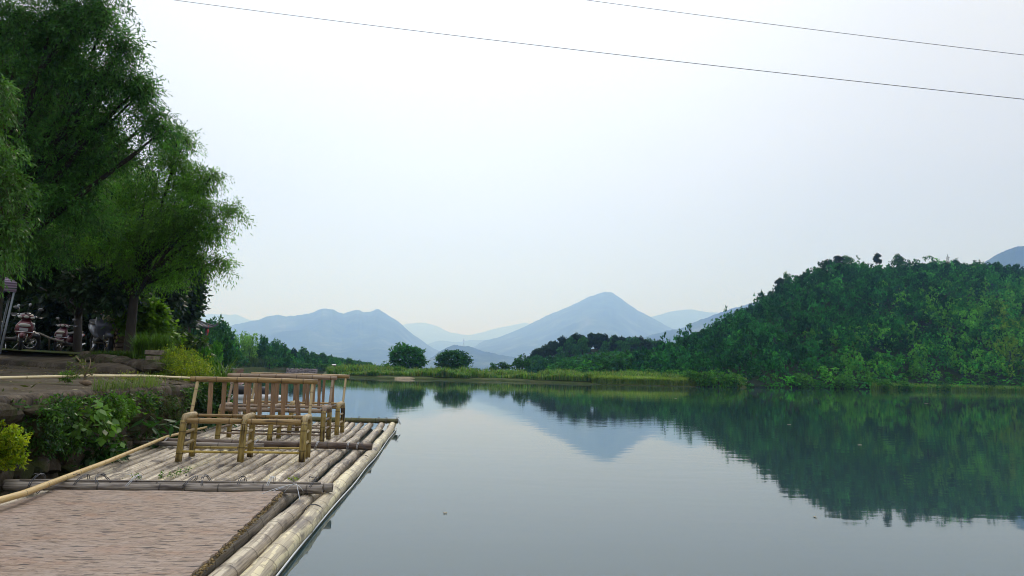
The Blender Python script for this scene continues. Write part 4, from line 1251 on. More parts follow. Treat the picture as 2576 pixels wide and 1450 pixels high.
# ------------------------------------------------------------------ benches
def bench(loc, rz, W_, label, seed, mats, Dp=.41, H=.455, BH=.86, nsl=8):
    q = random.Random(seed)
    t = empty('bamboo_bench', loc, rz, label, 'bench', 'bamboo benches standing on the raft')
    mrail, mleg, mslat, mstr, mpost = mats
    def B(name, pts, r, mat, parent=t, **k):
        return MB().bamboo(pts, r, seed=q.randrange(9999), **k).build(name, mat, parent)
    lx = [0, W_ / 2 + q.uniform(-.01, .01), W_]
    for x in lx:
        sp = q.uniform(-.02, .02)
        # legs splay slightly outwards
        ox = (-.022 if x == 0 else (.0 if x == W_ else -.015))
        B('leg', [(x + ox, -.01, 0), (x, 0, H - .02)], .035, mleg, gap=.22, n=14, bump=.05)
        B('leg', [(x + ox * .6, Dp + .02, 0), (x, Dp, H - .02)], .034, mleg, gap=.24, n=14, bump=.05)
        # the leg culm is bent over the seat ends
        sb = MB().bamboo([(x, -.010, H - .06), (x, -.010, H + .008), (x, .012, H + .022), (x, Dp - .012, H + .022), (x, Dp + .008, H + .005), (x, Dp, H - .05)], .034, gap=.5, n=14, seed=q.randrange(9999))
        sb.build('seat_end', M_BENCH_PALE if mats[0] is M_BENCH else mats[4], t)
    for a, b_ in ((0, 1), (1, 2)):
        B('seat_rail', [(lx[a] + .03, -.005, H - .022), (lx[b_] - .03, -.005, H - .022)], .030, mrail, gap=.30)
    B('seat_rail', [(-.02, Dp - .04, H + .012), (W_ + .02, Dp - .04, H + .012)], .017, mrail, gap=.35)
    B('seat_rail', [(-.01, Dp + .02, H - .05), (W_ + .01, Dp + .02, H - .05)], .022, mrail, gap=.35)
    for a, b_ in ((0, 1), (1, 2)):
        B('stretcher', [(lx[a], -.012, .105), (lx[b_], -.012, .10)], .013, mstr, gap=.27, n=10)
        B('stretcher', [(lx[a], Dp + .01, .10), (lx[b_], Dp + .01, .105)], .012, mstr if seed % 2 else M_CROSS_DARK, gap=.27, n=10)
    for x in lx:
        for z in (.175, .30):
            B('side_peg', [(x - .0, -.02, z), (x, Dp + .03, z + .01)], .017, mpost, gap=.5, n=10)
    # backrest
    lean = .12
    sh = -.03
    zb, zt_ = H - .02, BH - .02
    top = B('top_rail', [(-.085 + sh, Dp - .02 + lean, BH), (W_ * .5, Dp - .02 + lean, BH + .004), (W_ + .09 + sh, Dp - .02 + lean, BH)], .031, mrail, gap=.27, n=18)
    for x in (-.015, W_ + .02):
        B('back_post', [(x - .01, Dp - .10, zb), (x + .01 + sh, Dp - .02 + lean, zt_)], .0185, mpost, gap=.2, n=10)
    for i in range(nsl):
        x = .02 + (W_ - .04) * (i + 1) / (nsl + 1) + q.uniform(-.012, .012)
        dx = q.uniform(-.015, .015) + (q.choice([-.045, .05]) if q.random() < .22 else 0)
        w = q.uniform(.021, .027)
        # split bamboo slat: a shallow curved strip
        p0 = np.array((x - dx * .5, Dp + .02, zb)); p1 = np.array((x + dx * .5 + sh, Dp - .02 + lean, zt_))
        ax = (p1 - p0) / np.linalg.norm(p1 - p0); sx = np.array((1.0, 0, 0)); nx = np.cross(sx, ax)
        rows, cols_ = 9, 7
        V, U = [], []
        for k in range(rows):
            c = p0 + (p1 - p0) * k / (rows - 1)
            ww = w * (1 + .06 * math.sin(k * 1.7 + seed))
            for side in (1, -1):
                for j in range(cols_):
                    a = (j / (cols_ - 1) - .5) * 2
                    V.append(c + sx * ww * a + nx * (-.012 * (1 - a * a) * 1.0 + (0 if side > 0 else .006)))
                    U.append((k * .06 + i * 3 + seed, a * .4 + .5))
        m_ = 2 * cols_
        Qf = []
        for k in range(rows - 1):
            o1, o2 = k * m_, (k + 1) * m_
            for j in range(cols_ - 1):
                Qf.append([o1 + j, o1 + j + 1, o2 + j + 1, o2 + j])
                Qf.append([o1 + cols_ + j + 1, o1 + cols_ + j, o2 + cols_ + j, o2 + cols_ + j + 1])
            Qf.append([o1, o2, o2 + cols_, o1 + cols_]); Qf.append([o1 + cols_ - 1, o1 + m_ - 1, o2 + m_ - 1, o2 + cols_ - 1])
        MB().add(np.array(V), Qf, uv=np.array(U)).build('slat', mslat, t)
    return t
M_LEG = bamboo_mat('bench_leg', (.07, .045, .014), (.29, .215, .065), (.44, .35, .13), stain=.9, stain_col=(.028, .016, .008), rough=.45)
MT1 = (M_BENCH, M_LEG, M_SLAT, M_YELLOW, M_BENCH_PALE)
MT2 = (M_BENCH_OLD, M_LEG, M_SLAT, M_BENCH_OLD, M_BENCH_OLD)
bench((-3.525, 7.65, .105), math.radians(8.5), 1.265, 'front bamboo bench, golden brown, nearest to the woven mat', 11, MT1, BH=.872)
bench((-4.03, 9.84, .105), math.radians(3.0), 1.42, 'middle bamboo bench with greyish weathered rails, between the other two benches', 12, MT2, BH=.895)
bench((-4.12, 11.0, .105), math.radians(2.5), 1.43, 'farthest bamboo bench, closest to the mossy end pole of the raft', 13, (M_BENCH, M_LEG, M_SLAT, M_BENCH_OLD, M_BENCH_PALE), BH=.905)

# punting pole lying along the raft and the long pole on the terrace edge
pp = MB().bamboo([Y(-60, 1275, 4.5) , (-3.36, 4.95, .225), (-3.86, 6.9, .20), (-4.45, 9.2, .20), (-4.8, 11.2, .16)], .024, .017, gap=.36, n=14, seed=71)
tag(pp.build('punt_pole', M_POLE), 'long golden bamboo punting pole lying along the wall side of the raft', 'pole')
rp = MB().bamboo([Y(-80, 958, 7.6), Y(0, 951, 8.0), Y(230, 946, 8.8), Y(360, 946, 9.7), Y(478, 951, 10.6)], .0185, .015, gap=.42, n=14, seed=72)
tag(rp.build('bamboo_pole', M_RAIL), 'long pale bamboo pole lying on the edge of the stone terrace', 'pole')

# ------------------------------------------------------------------ stone retaining wall under the terrace
def rock_mesh(mb, c, r, seed, R=None):
    q = np.random.default_rng(seed)
    nu_, nv_ = 11, 7
    V = []
    for i in range(nv_ + 1):
        t = math.pi * i / nv_
        for j in range(nu_):
            a = 2 * math.pi * j / nu_
            V.append((math.sin(t) * math.cos(a), math.sin(t) * math.sin(a), math.cos(t)))
    V = np.array(V)
    for _ in range(9):               # chop facets
        n_ = q.normal(size=3); n_ /= np.linalg.norm(n_); d = q.uniform(.5, .82)
        k = V @ n_; V = V - np.maximum(0, k - d)[:, None] * n_
    V = V * np.asarray(r) + np.asarray(c)
    Q = [[i * nu_ + j, (i + 1) * nu_ + j, (i + 1) * nu_ + (j + 1) % nu_, i * nu_ + (j + 1) % nu_] for i in range(nv_) for j in range(nu_)]
    mb.add(V, Q)
def wall_mat():
    m, t, b = newmat('mossy_rubble')
    g = N(t, 'ShaderNodeTexCoord')
    n = noise(t, g.outputs['Object'], 3.0, 8, .65)
    r = ramp_node(t, [(.3, (.018, .014, .010)), (.5, (.06, .05, .036)), (.72, (.17, .145, .11))]); lk(t, n, r.inputs[0])
    mo = noise(t, g.outputs['Object'], 2.2, 6, .7)
    c = mixc(t, mapr(t, mo, .50, .62, 0, .8), r.outputs[0], (.035, .05, .012))
    lk(t, c, b.inputs['Base Color']); b.inputs['Roughness'].default_value = .9; b.inputs['Specular IOR Level'].default_value = .15
    n2 = noise(t, g.outputs['Object'], 18, 6, .7)
    bump(t, b, n2, .8, .02)
    return m
M_RUB = wall_mat()
mb = MB()
bx = np.array(BX[:6]); Lb = np.concatenate([[0], np.cumsum(np.linalg.norm(np.diff(bx, axis=0), axis=1))])
def bank(s): return np.array([np.interp(s, Lb, bx[:, 0]), np.interp(s, Lb, bx[:, 1])])
s = 0; k = 0
while s < Lb[-1]:
    z = -.15
    while z < .66:
        p = bank(min(Lb[-1], s + rnd.uniform(-.08, .08)))
        rock_mesh(mb, (p[0] - .04 + rnd.uniform(-.03, .03), p[1], z + .1), (rnd.uniform(.10, .17), rnd.uniform(.15, .24), rnd.uniform(.10, .17)), 500 + k)
        z += rnd.uniform(.15, .21); k += 1
    s += .27
# backing and the thick worn slab on top
ps = [bank(v_) for v_ in np.linspace(0, Lb[-1], 30)]
for a, b_ in zip(ps[:-1], ps[1:]):
    m_ = (a + b_) / 2; ang = math.atan2(b_[0] - a[0], b_[1] - a[1]); L_ = np.linalg.norm(b_ - a)
    Rm = np.array([[math.cos(ang), math.sin(ang), 0], [-math.sin(ang), math.cos(ang), 0], [0, 0, 1]])
    mb.box((m_[0] - .2, m_[1], .15), (.22, L_ * 1.04, 1.2), Rm)
wall_o = mb.build('retaining_wall', M_RUB, smooth=False)
tag(wall_o, 'mossy rubble stone retaining wall beside the raft', 'stone wall')
def soil_edge_mat():
    m, t, b = newmat('stained_slab_edge')
    g = N(t, 'ShaderNodeTexCoord')
    n = noise(t, g.outputs['Object'], 1.0, 6, .6, (14, 14, 1.5))
    r = ramp_node(t, [(.32, (.012, .008, .005)), (.5, (.05, .036, .022)), (.7, (.13, .105, .07))]); lk(t, n, r.inputs[0])
    lk(t, r.outputs[0], b.inputs['Base Color']); b.inputs['Roughness'].default_value = .95
    bump(t, b, n, .8, .03)
    return m
M_SLABE = soil_edge_mat()
svals = np.linspace(0, Lb[-1], 140)
rows = []
for off, z in ((-.30, .83), (.0, .835), (.035, .80), (.04, .70), (.0, .62), (-.1, .58)):
    rr = []
    for v_ in svals:
        p = bank(v_)
        jit = fbm(v_ * 2.2, z * 5, 77, 4) * .045 + fbm(v_ * 9, z * 9, 78, 3) * .018
        rr.append((p[0] + off + (jit if off > -.2 else 0), p[1], z + .004 + (jit * .4 if z < .8 else .01 * fbm(v_ * 3, 0, 4))))
    rows.append(rr)
V, Q = grid_rows(rows)
slab = obj('slab', npmesh('slab', V, Q, M_SLABE), wall_o)

# ---- low kerb of old stones and blocks on the upper terrace
mb = MB()
kp = [Y(213, 897, 15.2), Y(260, 905, 14.6), Y(310, 912, 13.9), Y(390, 922, 12.4)]
for i in range(26):
    f = i / 25 * 3; a = kp[int(min(f, 2))]; b_ = kp[int(min(f, 2)) + 1]; p = a + (b_ - a) * (f - int(min(f, 2)))
    mb_h = .17 + .02 * math.sin(i * 1.7)
    rock_mesh(mb, (p[0], p[1], p[2] - .02), (.22, .16, mb_h * .8), 900 + i)
tag(mb.build('stone_kerb', M_RUB, smooth=False), 'low dark kerb of rough stones running from the scooters to the green weeds', 'kerb')
M_BLOCK = plain('old_block', (.17, .145, .12), .9, var=.4, scale=14)
b0 = Y(391, 905, 12.9)
mb = MB().box((0, 0, .02), (.26, .2, .10), None, .006); tag(mb.build('stone_block', M_BLOCK, smooth=False), 'small pale stone block at the end of the kerb, under another block', 'stone block').location = tuple(b0 + (0, 0, -.0))
mb = MB().box((-.01, .02, .125), (.30, .2, .09), None, .006); tag(mb.build('stone_block', M_BLOCK, smooth=False), 'upper grey stone block resting on a smaller one at the end of the kerb', 'stone block').location = tuple(b0)

# ------------------------------------------------------------------ near vegetation on the left bank
def put(px, py, d, z=None):
    p = Y(px, py, d)
    if z is not None: p[2] = z
    return p
G_MAIN = [(.10, .26, .026), (.14, .33, .034), (.065, .17, .02)]
G_DARK = [(.055, .17, .030), (.08, .23, .036), (.032, .10, .022)]
G_EDGE = [(.055, .15, .026), (.04, .11, .02), (.075, .19, .03)]
near_tree('willow', 'slender dark-trunked narrow-leaved tree whose branches reach farthest right over the water', put(322, 893, 17), put(342, 700, 17),
          [E(330, 610, 17, 100, 70), E(415, 570, 16.6, 90, 70), E(490, 545, 16.4, 62, 40), E(548, 528, 16.3, 34, 15), E(380, 460, 17, 80, 62), E(300, 490, 17.4, 100, 70), E(440, 425, 17, 46, 48), E(425, 365, 17.2, 32, 34), E(470, 470, 16.8, 40, 40),
           E(475, 640, 16.6, 45, 32), E(525, 660, 16.5, 34, 11), E(235, 560, 17, 90, 75), E(350, 680, 17, 60, 30), E(430, 690, 16.8, 48, 28), E(505, 590, 16.5, 42, 20), E(512, 430, 16.7, 20, 10), E(470, 355, 17, 14, 10), E(582, 524, 16.2, 18, 9), E(556, 655, 16.4, 20, 7), E(535, 440, 16.5, 14, 8), E(545, 575, 16.3, 18, 8), E(500, 480, 16.5, 24, 14), E(450, 335, 17, 10, 8)],
          .125, 3500, 21, .34, (.090, .022), G_MAIN, nl=26, sub=26, droop=.55, spread=.55, shell=1.2, flat=.2)
near_tree('willow', 'tall dark narrow-leaved tree filling the upper left corner', put(-40, 900, 14), put(-10, 560, 14),
          [E(40, 90, 13, 150, 110), E(170, 50, 13, 100, 85), E(245, 40, 13, 50, 50), E(140, 200, 13.2, 150, 100), E(270, 190, 13.2, 60, 70), E(312, 110, 13, 26, 34), E(60, 340, 13.6, 140, 105), E(220, 320, 13.6, 110, 70), E(350, 235, 13.6, 32, 30), E(385, 300, 13.8, 42, 32),
           E(420, 320, 13.8, 22, 12), E(120, 460, 14, 130, 80), E(290, 400, 14, 80, 50), E(180, 430, 13.9, 90, 60), E(160, 520, 14, 100, 60), E(50, 600, 14.2, 110, 60), E(60, -90, 13, 190, 90), E(200, -60, 13, 90, 60), E(-60, 480, 13.6, 110, 100), E(345, 200, 13.4, 26, 16)],
          .22, 6200, 22, .34, (.090, .023), G_DARK, nl=30, sub=30, droop=.55, spread=.6, shell=1.0, flat=.2)
near_tree('willow', 'bright green drooping sprays hanging in at the left edge of the photo', (-8.3, 8.2, .85), (-8.0, 8.4, 3.4),
          [E(-15, 215, 8.6, 30, 22), E(-20, 390, 8.6, 50, 50), E(0, 460, 8.6, 42, 34), E(-20, 540, 8.6, 40, 40), E(-40, 300, 8.7, 50, 60), E(40, 450, 8.7, 22, 16), E(20, 560, 8.7, 20, 20), E(-10, 640, 8.6, 30, 30)],
          .10, 330, 24, .26, (.082, .02), G_EDGE, nl=10, sub=14, droop=.8, spread=.5, shell=1.5, flat=.2)
near_tree('broadleaf_tree', 'dark tree with broad heart-shaped leaves hanging above the scooters', put(196, 903, 21), put(199, 760, 21),
          [E(60, 640, 17, 90, 26), E(50, 685, 16.8, 50, 18), E(120, 600, 17.5, 80, 26), E(200, 645, 18, 50, 16), E(235, 705, 17, 62, 26), E(285, 735, 17, 30, 20), E(180, 690, 18, 50, 12), E(0, 600, 17, 60, 40), E(300, 720, 17.5, 40, 30)],
          .13, 760, 15, .3, (.15, .105), [(.026, .060, .026), (.040, .085, .034), (.018, .04, .018)], nl=16, droop=.6, spread=.6, shell=1.4, flat=.6)
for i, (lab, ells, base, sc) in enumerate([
    ('evergreen tree, leaves coloured dark for deep shade, behind the leftmost scooters', [E(20, 800, 30, 110, 120), E(60, 720, 29, 100, 60), E(-60, 650, 30, 100, 110)], put(20, 905, 30), 1),
    ('evergreen tree, leaves coloured dark for deep shade, behind the gap between the red and the grey scooter', [E(150, 800, 28, 90, 110), E(180, 740, 27, 80, 50), E(120, 850, 28, 90, 60)], put(150, 905, 28), 1),
    ('evergreen tree, leaves coloured dark for deep shade, behind the large grey scooter', [E(260, 810, 27, 70, 80), E(250, 740, 27, 70, 60), E(300, 760, 29, 60, 60)], put(255, 905, 27), 1),
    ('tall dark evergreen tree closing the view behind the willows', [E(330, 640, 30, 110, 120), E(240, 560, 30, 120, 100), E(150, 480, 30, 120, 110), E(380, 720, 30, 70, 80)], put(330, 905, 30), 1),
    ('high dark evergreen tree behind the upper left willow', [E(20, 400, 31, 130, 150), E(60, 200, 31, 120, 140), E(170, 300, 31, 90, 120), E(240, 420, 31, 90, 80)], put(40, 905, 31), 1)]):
    near_tree('evergreen_tree', lab, base, tuple(np.array(base) + (0, 0, 2.5)), ells, .25, 1400, 16, .55, (.30, .17), [(.010, .024, .010), (.016, .034, .014), (.008, .018, .008)] if i < 3 else [(.018, .042, .018), (.026, .058, .022), (.012, .026, .012)], nl=12, droop=.4, spread=.6, shell=1.0, flat=.5, twig=False)  # trees behind the scooters: leaves coloured darker to stand for under-canopy shade
near_tree('evergreen_tree', 'dark bluish green tree in tiers above the pavilion roof', put(440, 905, 34), put(442, 800, 34),
          [E(440, 560, 34, 34, 42), E(425, 620, 34, 50, 44), E(460, 680, 34, 38, 26), E(455, 735, 34, 44, 26), E(440, 770, 34, 56, 34), E(470, 710, 34, 28, 14), E(415, 700, 34, 50, 60)],
          .2, 1500, 16, .5, (.24, .14), [(.022, .060, .030), (.034, .080, .038), (.014, .036, .02)], nl=16, droop=.3, spread=.6, shell=1.6, flat=.6, twig=False)
near_tree('shrub', 'bright yellow-green broad-leaved shrub behind the dark willow trunk', put(360, 890, 18.5), put(360, 840, 18.5),
          [E(360, 790, 18.5, 44, 36), E(322, 786, 18.3, 22, 16), E(345, 765, 18.4, 30, 18), E(398, 830, 18.5, 34, 26), E(380, 790, 18.6, 30, 30)],
          .05, 330, 14, .26, (.15, .11), [(.11, .23, .018), (.15, .28, .025), (.07, .16, .014)], cat='shrub', nl=10, droop=.6, spread=.6, shell=2, flat=.9)
near_tree('shrub', 'dark green leafy shrub hiding the lower part of the pavilion', put(455, 915, 30), put(455, 880, 30),
          [E(432, 856, 30, 40, 20), E(478, 872, 30, 40, 24), E(420, 885, 30, 40, 30), E(470, 895, 30, 46, 20), E(396, 866, 31, 36, 24)],
          .06, 620, 14, .38, (.22, .13), [(.05, .105, .018), (.075, .15, .022), (.025, .06, .014)], cat='shrub', nl=8, droop=.5, spread=.6, shell=1.6, flat=.8, twig=False)

def bush(name, label, base, ells, clumps, per, cl, leaf, cols, cat='bush', group=None, stems=8, sr=.006, **k):
    base = np.array(base, float)
    t = empty(name, base, 0, label, cat, group)
    mb = MB()
    for i in range(stems):
        c, q_ = ells[i % len(ells)]
        e = np.array(c) - base + unit(1)[0] * np.array(q_) * .5
        limb(mb, (rnd.uniform(-.05, .05), rnd.uniform(-.05, .05), -.03), e, sr, sr * .4, .15, 5, 6)
    mb.build('stem', M_STEM, t)
    obj('foliage', crown_mesh('foliage', [(np.array(c, float) - base, q_) for c, q_ in ells], clumps, per, cl, leaf, cols, tw=.0025, **k), t)
    return t
M_STEM = plain('green_stem', (.06, .08, .025), .7)
def wall_d(px, py):
    d = 6.0
    for _ in range(40):
        p = Y(px, py, d); s_ = np.interp(p[1], bx[:, 1], bx[:, 0])
        # move so that the point lies on the wall face
        r_ = ray(px, py)
        d = d + (s_ - p[0]) / (r_[0] / r_[1] + .12) * .5
        d = min(14, max(3, d))
    return d
def WE(px, py, rx, ry, out=.1, dep=.12):
    d = wall_d(px, py); p = Y(px, py, d) + np.array((out, 0, 0)); s_ = d / FPX
    return (p, (max(dep, rx * s_ * .5), rx * s_ * 1.2, ry * s_))
def wall_bush(name, label, spots, *a, **k):
    ells = [WE(*s_) for s_ in spots]
    c = np.mean([e[0] for e in ells], axis=0); c[0] -= .15; c[2] = min(e[0][2] - e[1][2] * .6 for e in ells)
    return bush(name, label, c, ells, *a, **k)
YG = [(.24, .33, .012), (.32, .38, .015), (.13, .24, .012)]
MG = [(.075, .19, .022), (.11, .25, .026), (.04, .11, .016)]
DG = [(.026, .085, .018), (.042, .12, .022), (.016, .05, .012)]
wall_bush('bush', 'yellow-green small-leaved bush at the left edge beside the mat', [(-48, 1095, 14, 18, .2), (-38, 1118, 15, 22, .2), (-44, 1148, 14, 18, .2)], 340, 14, .045, (.026, .014), YG, cat='bush', droop=-.2, spread=.7, shell=1.4, sub=16)
wall_bush('leafy_plant', 'plant with large light green leaves standing out on the wall', [(175, 1030, 26, 22, .22), (205, 1055, 26, 26, .22), (160, 1055, 18, 14, .2)], 60, 3, .12, (.10, .07), [(.09, .20, .03), (.12, .26, .05), (.06, .14, .025)], cat='plant', droop=.5, spread=.8, shell=2, flat=1.2)
wall_bush('leafy_plant', 'dark leafy plant low on the wall above the raft pole', [(205, 1130, 26, 22, .2), (230, 1150, 20, 16, .2)], 44, 4, .12, (.11, .055), DG, cat='plant', droop=.6, spread=.8, shell=2, flat=.8)
wall_bush('leafy_plant', 'plant with long dark arching leaves near the left end of the front bench', [(345, 1082, 26, 16, .16), (372, 1068, 20, 8, .2), (330, 1100, 18, 14, .14)], 26, 3, .2, (.24, .065), [(.025, .085, .02), (.04, .11, .03)], cat='plant', droop=.7, spread=.7, shell=2, flat=1)
wall_bush('bush', 'dense mixed green bush covering the left part of the wall', [(80, 1050, 36, 30, .08), (110, 1025, 44, 18, .08), (90, 1100, 34, 26, .06), (150, 1095, 36, 28, .05)], 420, 12, .10, (.045, .018), MG + DG + DG, droop=.4, spread=.8, shell=1.5)
wall_bush('bush', 'green leafy bush hanging from the wall top, right of the large light leaves', [(250, 1015, 34, 18, .12), (285, 1030, 34, 22, .1), (255, 1060, 26, 24, .08)], 220, 11, .10, (.05, .022), MG, droop=.5, spread=.8, shell=1.5)
wall_bush('bush', 'thin mossy greenery on the wall face behind the front bench', [(400, 1010, 40, 26, .05), (430, 1050, 26, 30, .05)], 260, 10, .09, (.03, .014), [(.06, .085, .02), (.09, .10, .03)] + DG, droop=.6, spread=.8, shell=1.2)
eb = put(492, 1040, 11.6, .5)
bush('leafy_plant', 'broad-leaved dark plant at the right end of the wall behind the front bench', eb, [E(486, 985, 11.4, 18, 24), E(500, 1010, 11.4, 24, 30), E(492, 1045, 11.4, 26, 24), E(530, 1000, 12, 30, 34), E(560, 1030, 12.2, 26, 28)], 230, 6, .18, (.12, .055), [(.022, .07, .02), (.045, .12, .02), (.015, .04, .014)], cat='plant', droop=.7, spread=.8, shell=1.6, flat=.6)
bush('herb_bush', 'bright yellow-green feathery herbs at the corner of the terrace', put(470, 940, 12.0), [E(405, 912, 13.5, 30, 14), E(445, 905, 13, 40, 22), E(480, 925, 12, 32, 24), E(500, 940, 11.6, 24, 20), E(430, 935, 12.6, 34, 10)], 1100, 14, .13, (.036, .012), YG + [(.09, .17, .015)], cat='bush', stems=24, droop=-.1, spread=.8, shell=1.6)
bush('weed', 'small leafy tuft beside the pale pole on the terrace', put(172, 956, 8.6), [E(172, 950, 8.6, 13, 9)], 60, 9, .05, (.03, .01), MG, cat='weed', droop=0, spread=.8)
bush('weed', 'sparse yellowish weed growing through the pale pole on the terrace', put(330, 958, 9.6), [E(325, 951, 9.6, 18, 6)], 50, 8, .05, (.024, .008), YG, cat='weed', droop=-.3, spread=.8)
# dry twiggy shrub with its stump
t = empty('dead_shrub', put(215, 962, 8.5), 0, 'dry twisted shrub with few leaves rising over the pale pole', 'shrub')
o_ = np.array(t.location); mb = MB()
for pts, r_ in (([(213, 962), (214, 945), (211, 930), (204, 912), (190, 896)], .016), ([(214, 946), (222, 930), (228, 914), (226, 900)], .010), ([(212, 932), (202, 920), (186, 915)], .006), ([(211, 930), (216, 916), (214, 902)], .006), ([(222, 930), (236, 925), (250, 915)], .005), ([(213, 950), (226, 944), (240, 940)], .006)):
    P = [Y(a, b_, 8.5 + .05 * i_) - o_ for i_, (a, b_) in enumerate(pts)]
    mb.tube(P, np.linspace(r_, r_ * .35, len(P)), 6)
rock_mesh(mb, (0, 0, -.01), (.09, .06, .035), 4321)
mb.build('trunk', plain('dry_wood', (.15, .11, .07), .85, var=.4, scale=20), t)
obj('foliage', crown_mesh('foliage', [(Y(a, b_, 8.5) - o_, (.06, .06, .04)) for a, b_ in ((192, 905), (226, 908), (185, 918), (215, 935), (200, 940), (236, 922), (205, 925))], 60, 8, .05, (.028, .009), [(.10, .13, .03), (.06, .10, .02)], droop=.1, spread=.8, tw=.001), t)

def tuft(name, label, P, n, h, w, cols, lean, cat='grass tuft', group=None):
    P = np.array(P); base = P.mean(0); base[2] = P[:, 2].min()
    V, Q, T3, c = blades(P[rng.integers(0, len(P), n)] + rng.normal(0, .03, (n, 3)) * [1, 1, .2] - base, h, w, cols, lean)
    o = obj(name, npmesh(name, V, [Q, T3], LEAF, tint=c, smooth=False)); o.location = base
    return tag(o, label, cat, group)
tuft('grass_tuft', 'tall bright grass clump to the right of the dark willow trunk', [put(x, 900, 14.2 + .01 * (x % 7)) for x in range(338, 425, 3)], 900, .50, .014, [(.07, .16, .02), (.11, .22, .03), (.05, .11, .02)], .55)
tuft('grass_tuft', 'low dark grass around the foot of the dark willow trunk', [put(x, 905, 14.8) for x in range(235, 350, 3)], 900, .20, .012, [(.04, .085, .015), (.07, .13, .02)], .5)
tuft('grass_tuft', 'long arching blades over the water seen through the front bench', [put(x, 1010, 12.4, .55) for x in range(520, 575, 5)], 150, .75, .018, [(.06, .13, .02), (.10, .18, .03)], .95)
tuft('grass_tuft', 'thin pale grass on the wall top left of the front bench', [put(x, 975, wall_d(x, 985)) for x in range(345, 400, 4)], 120, .22, .006, [(.12, .20, .04), (.16, .24, .06)], .7)
tuft('grass_tuft', 'thin grass hanging from the wall top above the leafy bush', [put(x, 985, wall_d(x, 990)) for x in range(240, 335, 4)], 200, .18, .006, [(.07, .14, .03), (.14, .2, .05)], .8)
tuft('grass_tuft', 'low grass between the kerb end and the yellow-green herbs', [put(x, 925 + (x - 400) * .05, 12.6) for x in range(395, 470, 4)], 500, .16, .008, [(.07, .13, .02), (.10, .15, .03)], .6)

# undergrowth film over the whole wall face
P, Dr, Cc = [], [], []
nU = 26000
sv = rng.uniform(0, Lb[-1], nU); zv = rng.uniform(-.02, .80, nU)
cover = fbm(sv * 1.1, zv * 2.2, 91, 4) + .22 * np.sin(sv * .9) + np.where(zv > .5, .12, 0)
kp_ = cover > .12
sv, zv = sv[kp_], zv[kp_]
PX = np.interp(sv, Lb, bx[:, 0]); PY = np.interp(sv, Lb, bx[:, 1])
P = np.stack([PX + rng.uniform(.02, .16, len(sv)), PY, zv], 1)
d_ = unit(len(sv)) * .7 + np.array((.6, 0, -.25)); nn = unit(len(sv)); nn[:, 2] += .8
V, Q, T_ = leaves(P, d_, nn, .05 * rng.uniform(.5, 1.5, len(sv)), .022 * rng.uniform(.5, 1.5, len(sv)), mixcol(MG + DG + DG + [(.10, .11, .03)], len(sv), rng, .2))
tag(obj('undergrowth', npmesh('undergrowth', V, Q, LEAF, tint=np.clip(T_, .002, 1), smooth=False)), kind='stuff')
# weeds on the bank behind the wall, down to the water farther out
P = []
for s_ in np.linspace(0, 1, 2600):
    i_ = 5.6 + s_ * 5.4; i0 = int(i_); f = i_ - i0
    a = np.array(BX[i0]); b_ = np.array(BX[min(i0 + 1, 15)]); p = a + (b_ - a) * f
    off = rng.uniform(-1.6, .4)
    P.append((p[0] + off, p[1], (.72 if off < 0 else .25)))
P = np.array(P)
reeds('bank_grass', np.repeat(P, 9, 0) + rng.normal(0, .35, (len(P) * 9, 3)) * [1, 1, .15], .55, .03, [(.05, .11, .02), (.08, .15, .03), (.03, .07, .02)], .5, LEAF)
for i, (px, py, d, w, h, k, lab) in enumerate([(508, 955, 20, 70, 1.6, 'bush', 'green bush on the near bank just behind the yellow-green herbs'), (530, 950, 34, 60, 2.4, 'bush', 'green bush farther along the bank, left of the old jetty'), (498, 945, 46, 90, 2.3, 'round', 'leafy tree on the bank below the pavilion'), (462, 940, 40, 90, 2.1, 'round', 'dark leafy tree at the left foot of the pavilion'), (556, 945, 60, 60, 3.6, 'round', 'dense bank tree right of the pavilion')]):
    b_ = put(px, py, d, .6)
    far_tree('bank_tree' if k != 'bush' else 'bush', k, tuple(b_), w * d / FPX, h, lab, cat='bush' if k == 'bush' else 'tree', var=i)
# little weeds rooted between the deck culms
for px, py, lab in ((408, 1203, 'small weed sprouting left of centre between the deck culms'), (466, 1188, 'small weed sprouting below the middle leg of the front bench'), (440, 1196, 'tiny weed between the two other weeds on the deck'), (738, 1212, 'bright weed at the right, beside the near cross poles'), (340, 1207, 'thin dry weed at the left of the deck')):
    b_ = Z(px, py, .10)
    bush('weed', lab, b_, [(b_ + (0, 0, .02), (.03, .025, .022))], 9, 5, .03, (.026, .009), MG if 'bright' not in lab else YG, cat='weed', group='weeds on the raft deck', stems=3, sr=.002, droop=.1, spread=.9)

# ------------------------------------------------------------------ scooters
M_TYRE = plain('tyre', (.012, .012, .013), .8)
M_CHROME = plain('chrome', (.6, .6, .62), .25, .9)
M_BLACK = plain('black_plastic', (.014, .014, .016), .35, var=.2)
M_GLASSY = plain('lamp_glass', (.42, .42, .38), .15, spec=.8)
M_CREAM = plain('cream_plastic', (.62, .58, .34), .5, var=.15)
M_PLATE = plain('white_plate', (.4, .41, .44), .5)
M_AMBER = plain('amber_lens', (.55, .22, .04), .25)
M_REDL = plain('red_lens', (.50, .02, .02), .25)
def paint(name, col):
    m, t, b = newmat(name)
    b.inputs['Base Color'].default_value = (*col, 1); b.inputs['Roughness'].default_value = .32; b.inputs['Metallic'].default_value = .25
    b.inputs['Coat Weight'].default_value = .5; b.inputs['Coat Roughness'].default_value = .15
    g = N(t, 'ShaderNodeTexCoord'); n = noise(t, g.outputs['Object'], 7, 5)
    lk(t, mixc(t, mapr(t, n, .45, .75, 0, .5), col, tuple(x * .4 + .02 for x in col)), b.inputs['Base Color'])
    return m
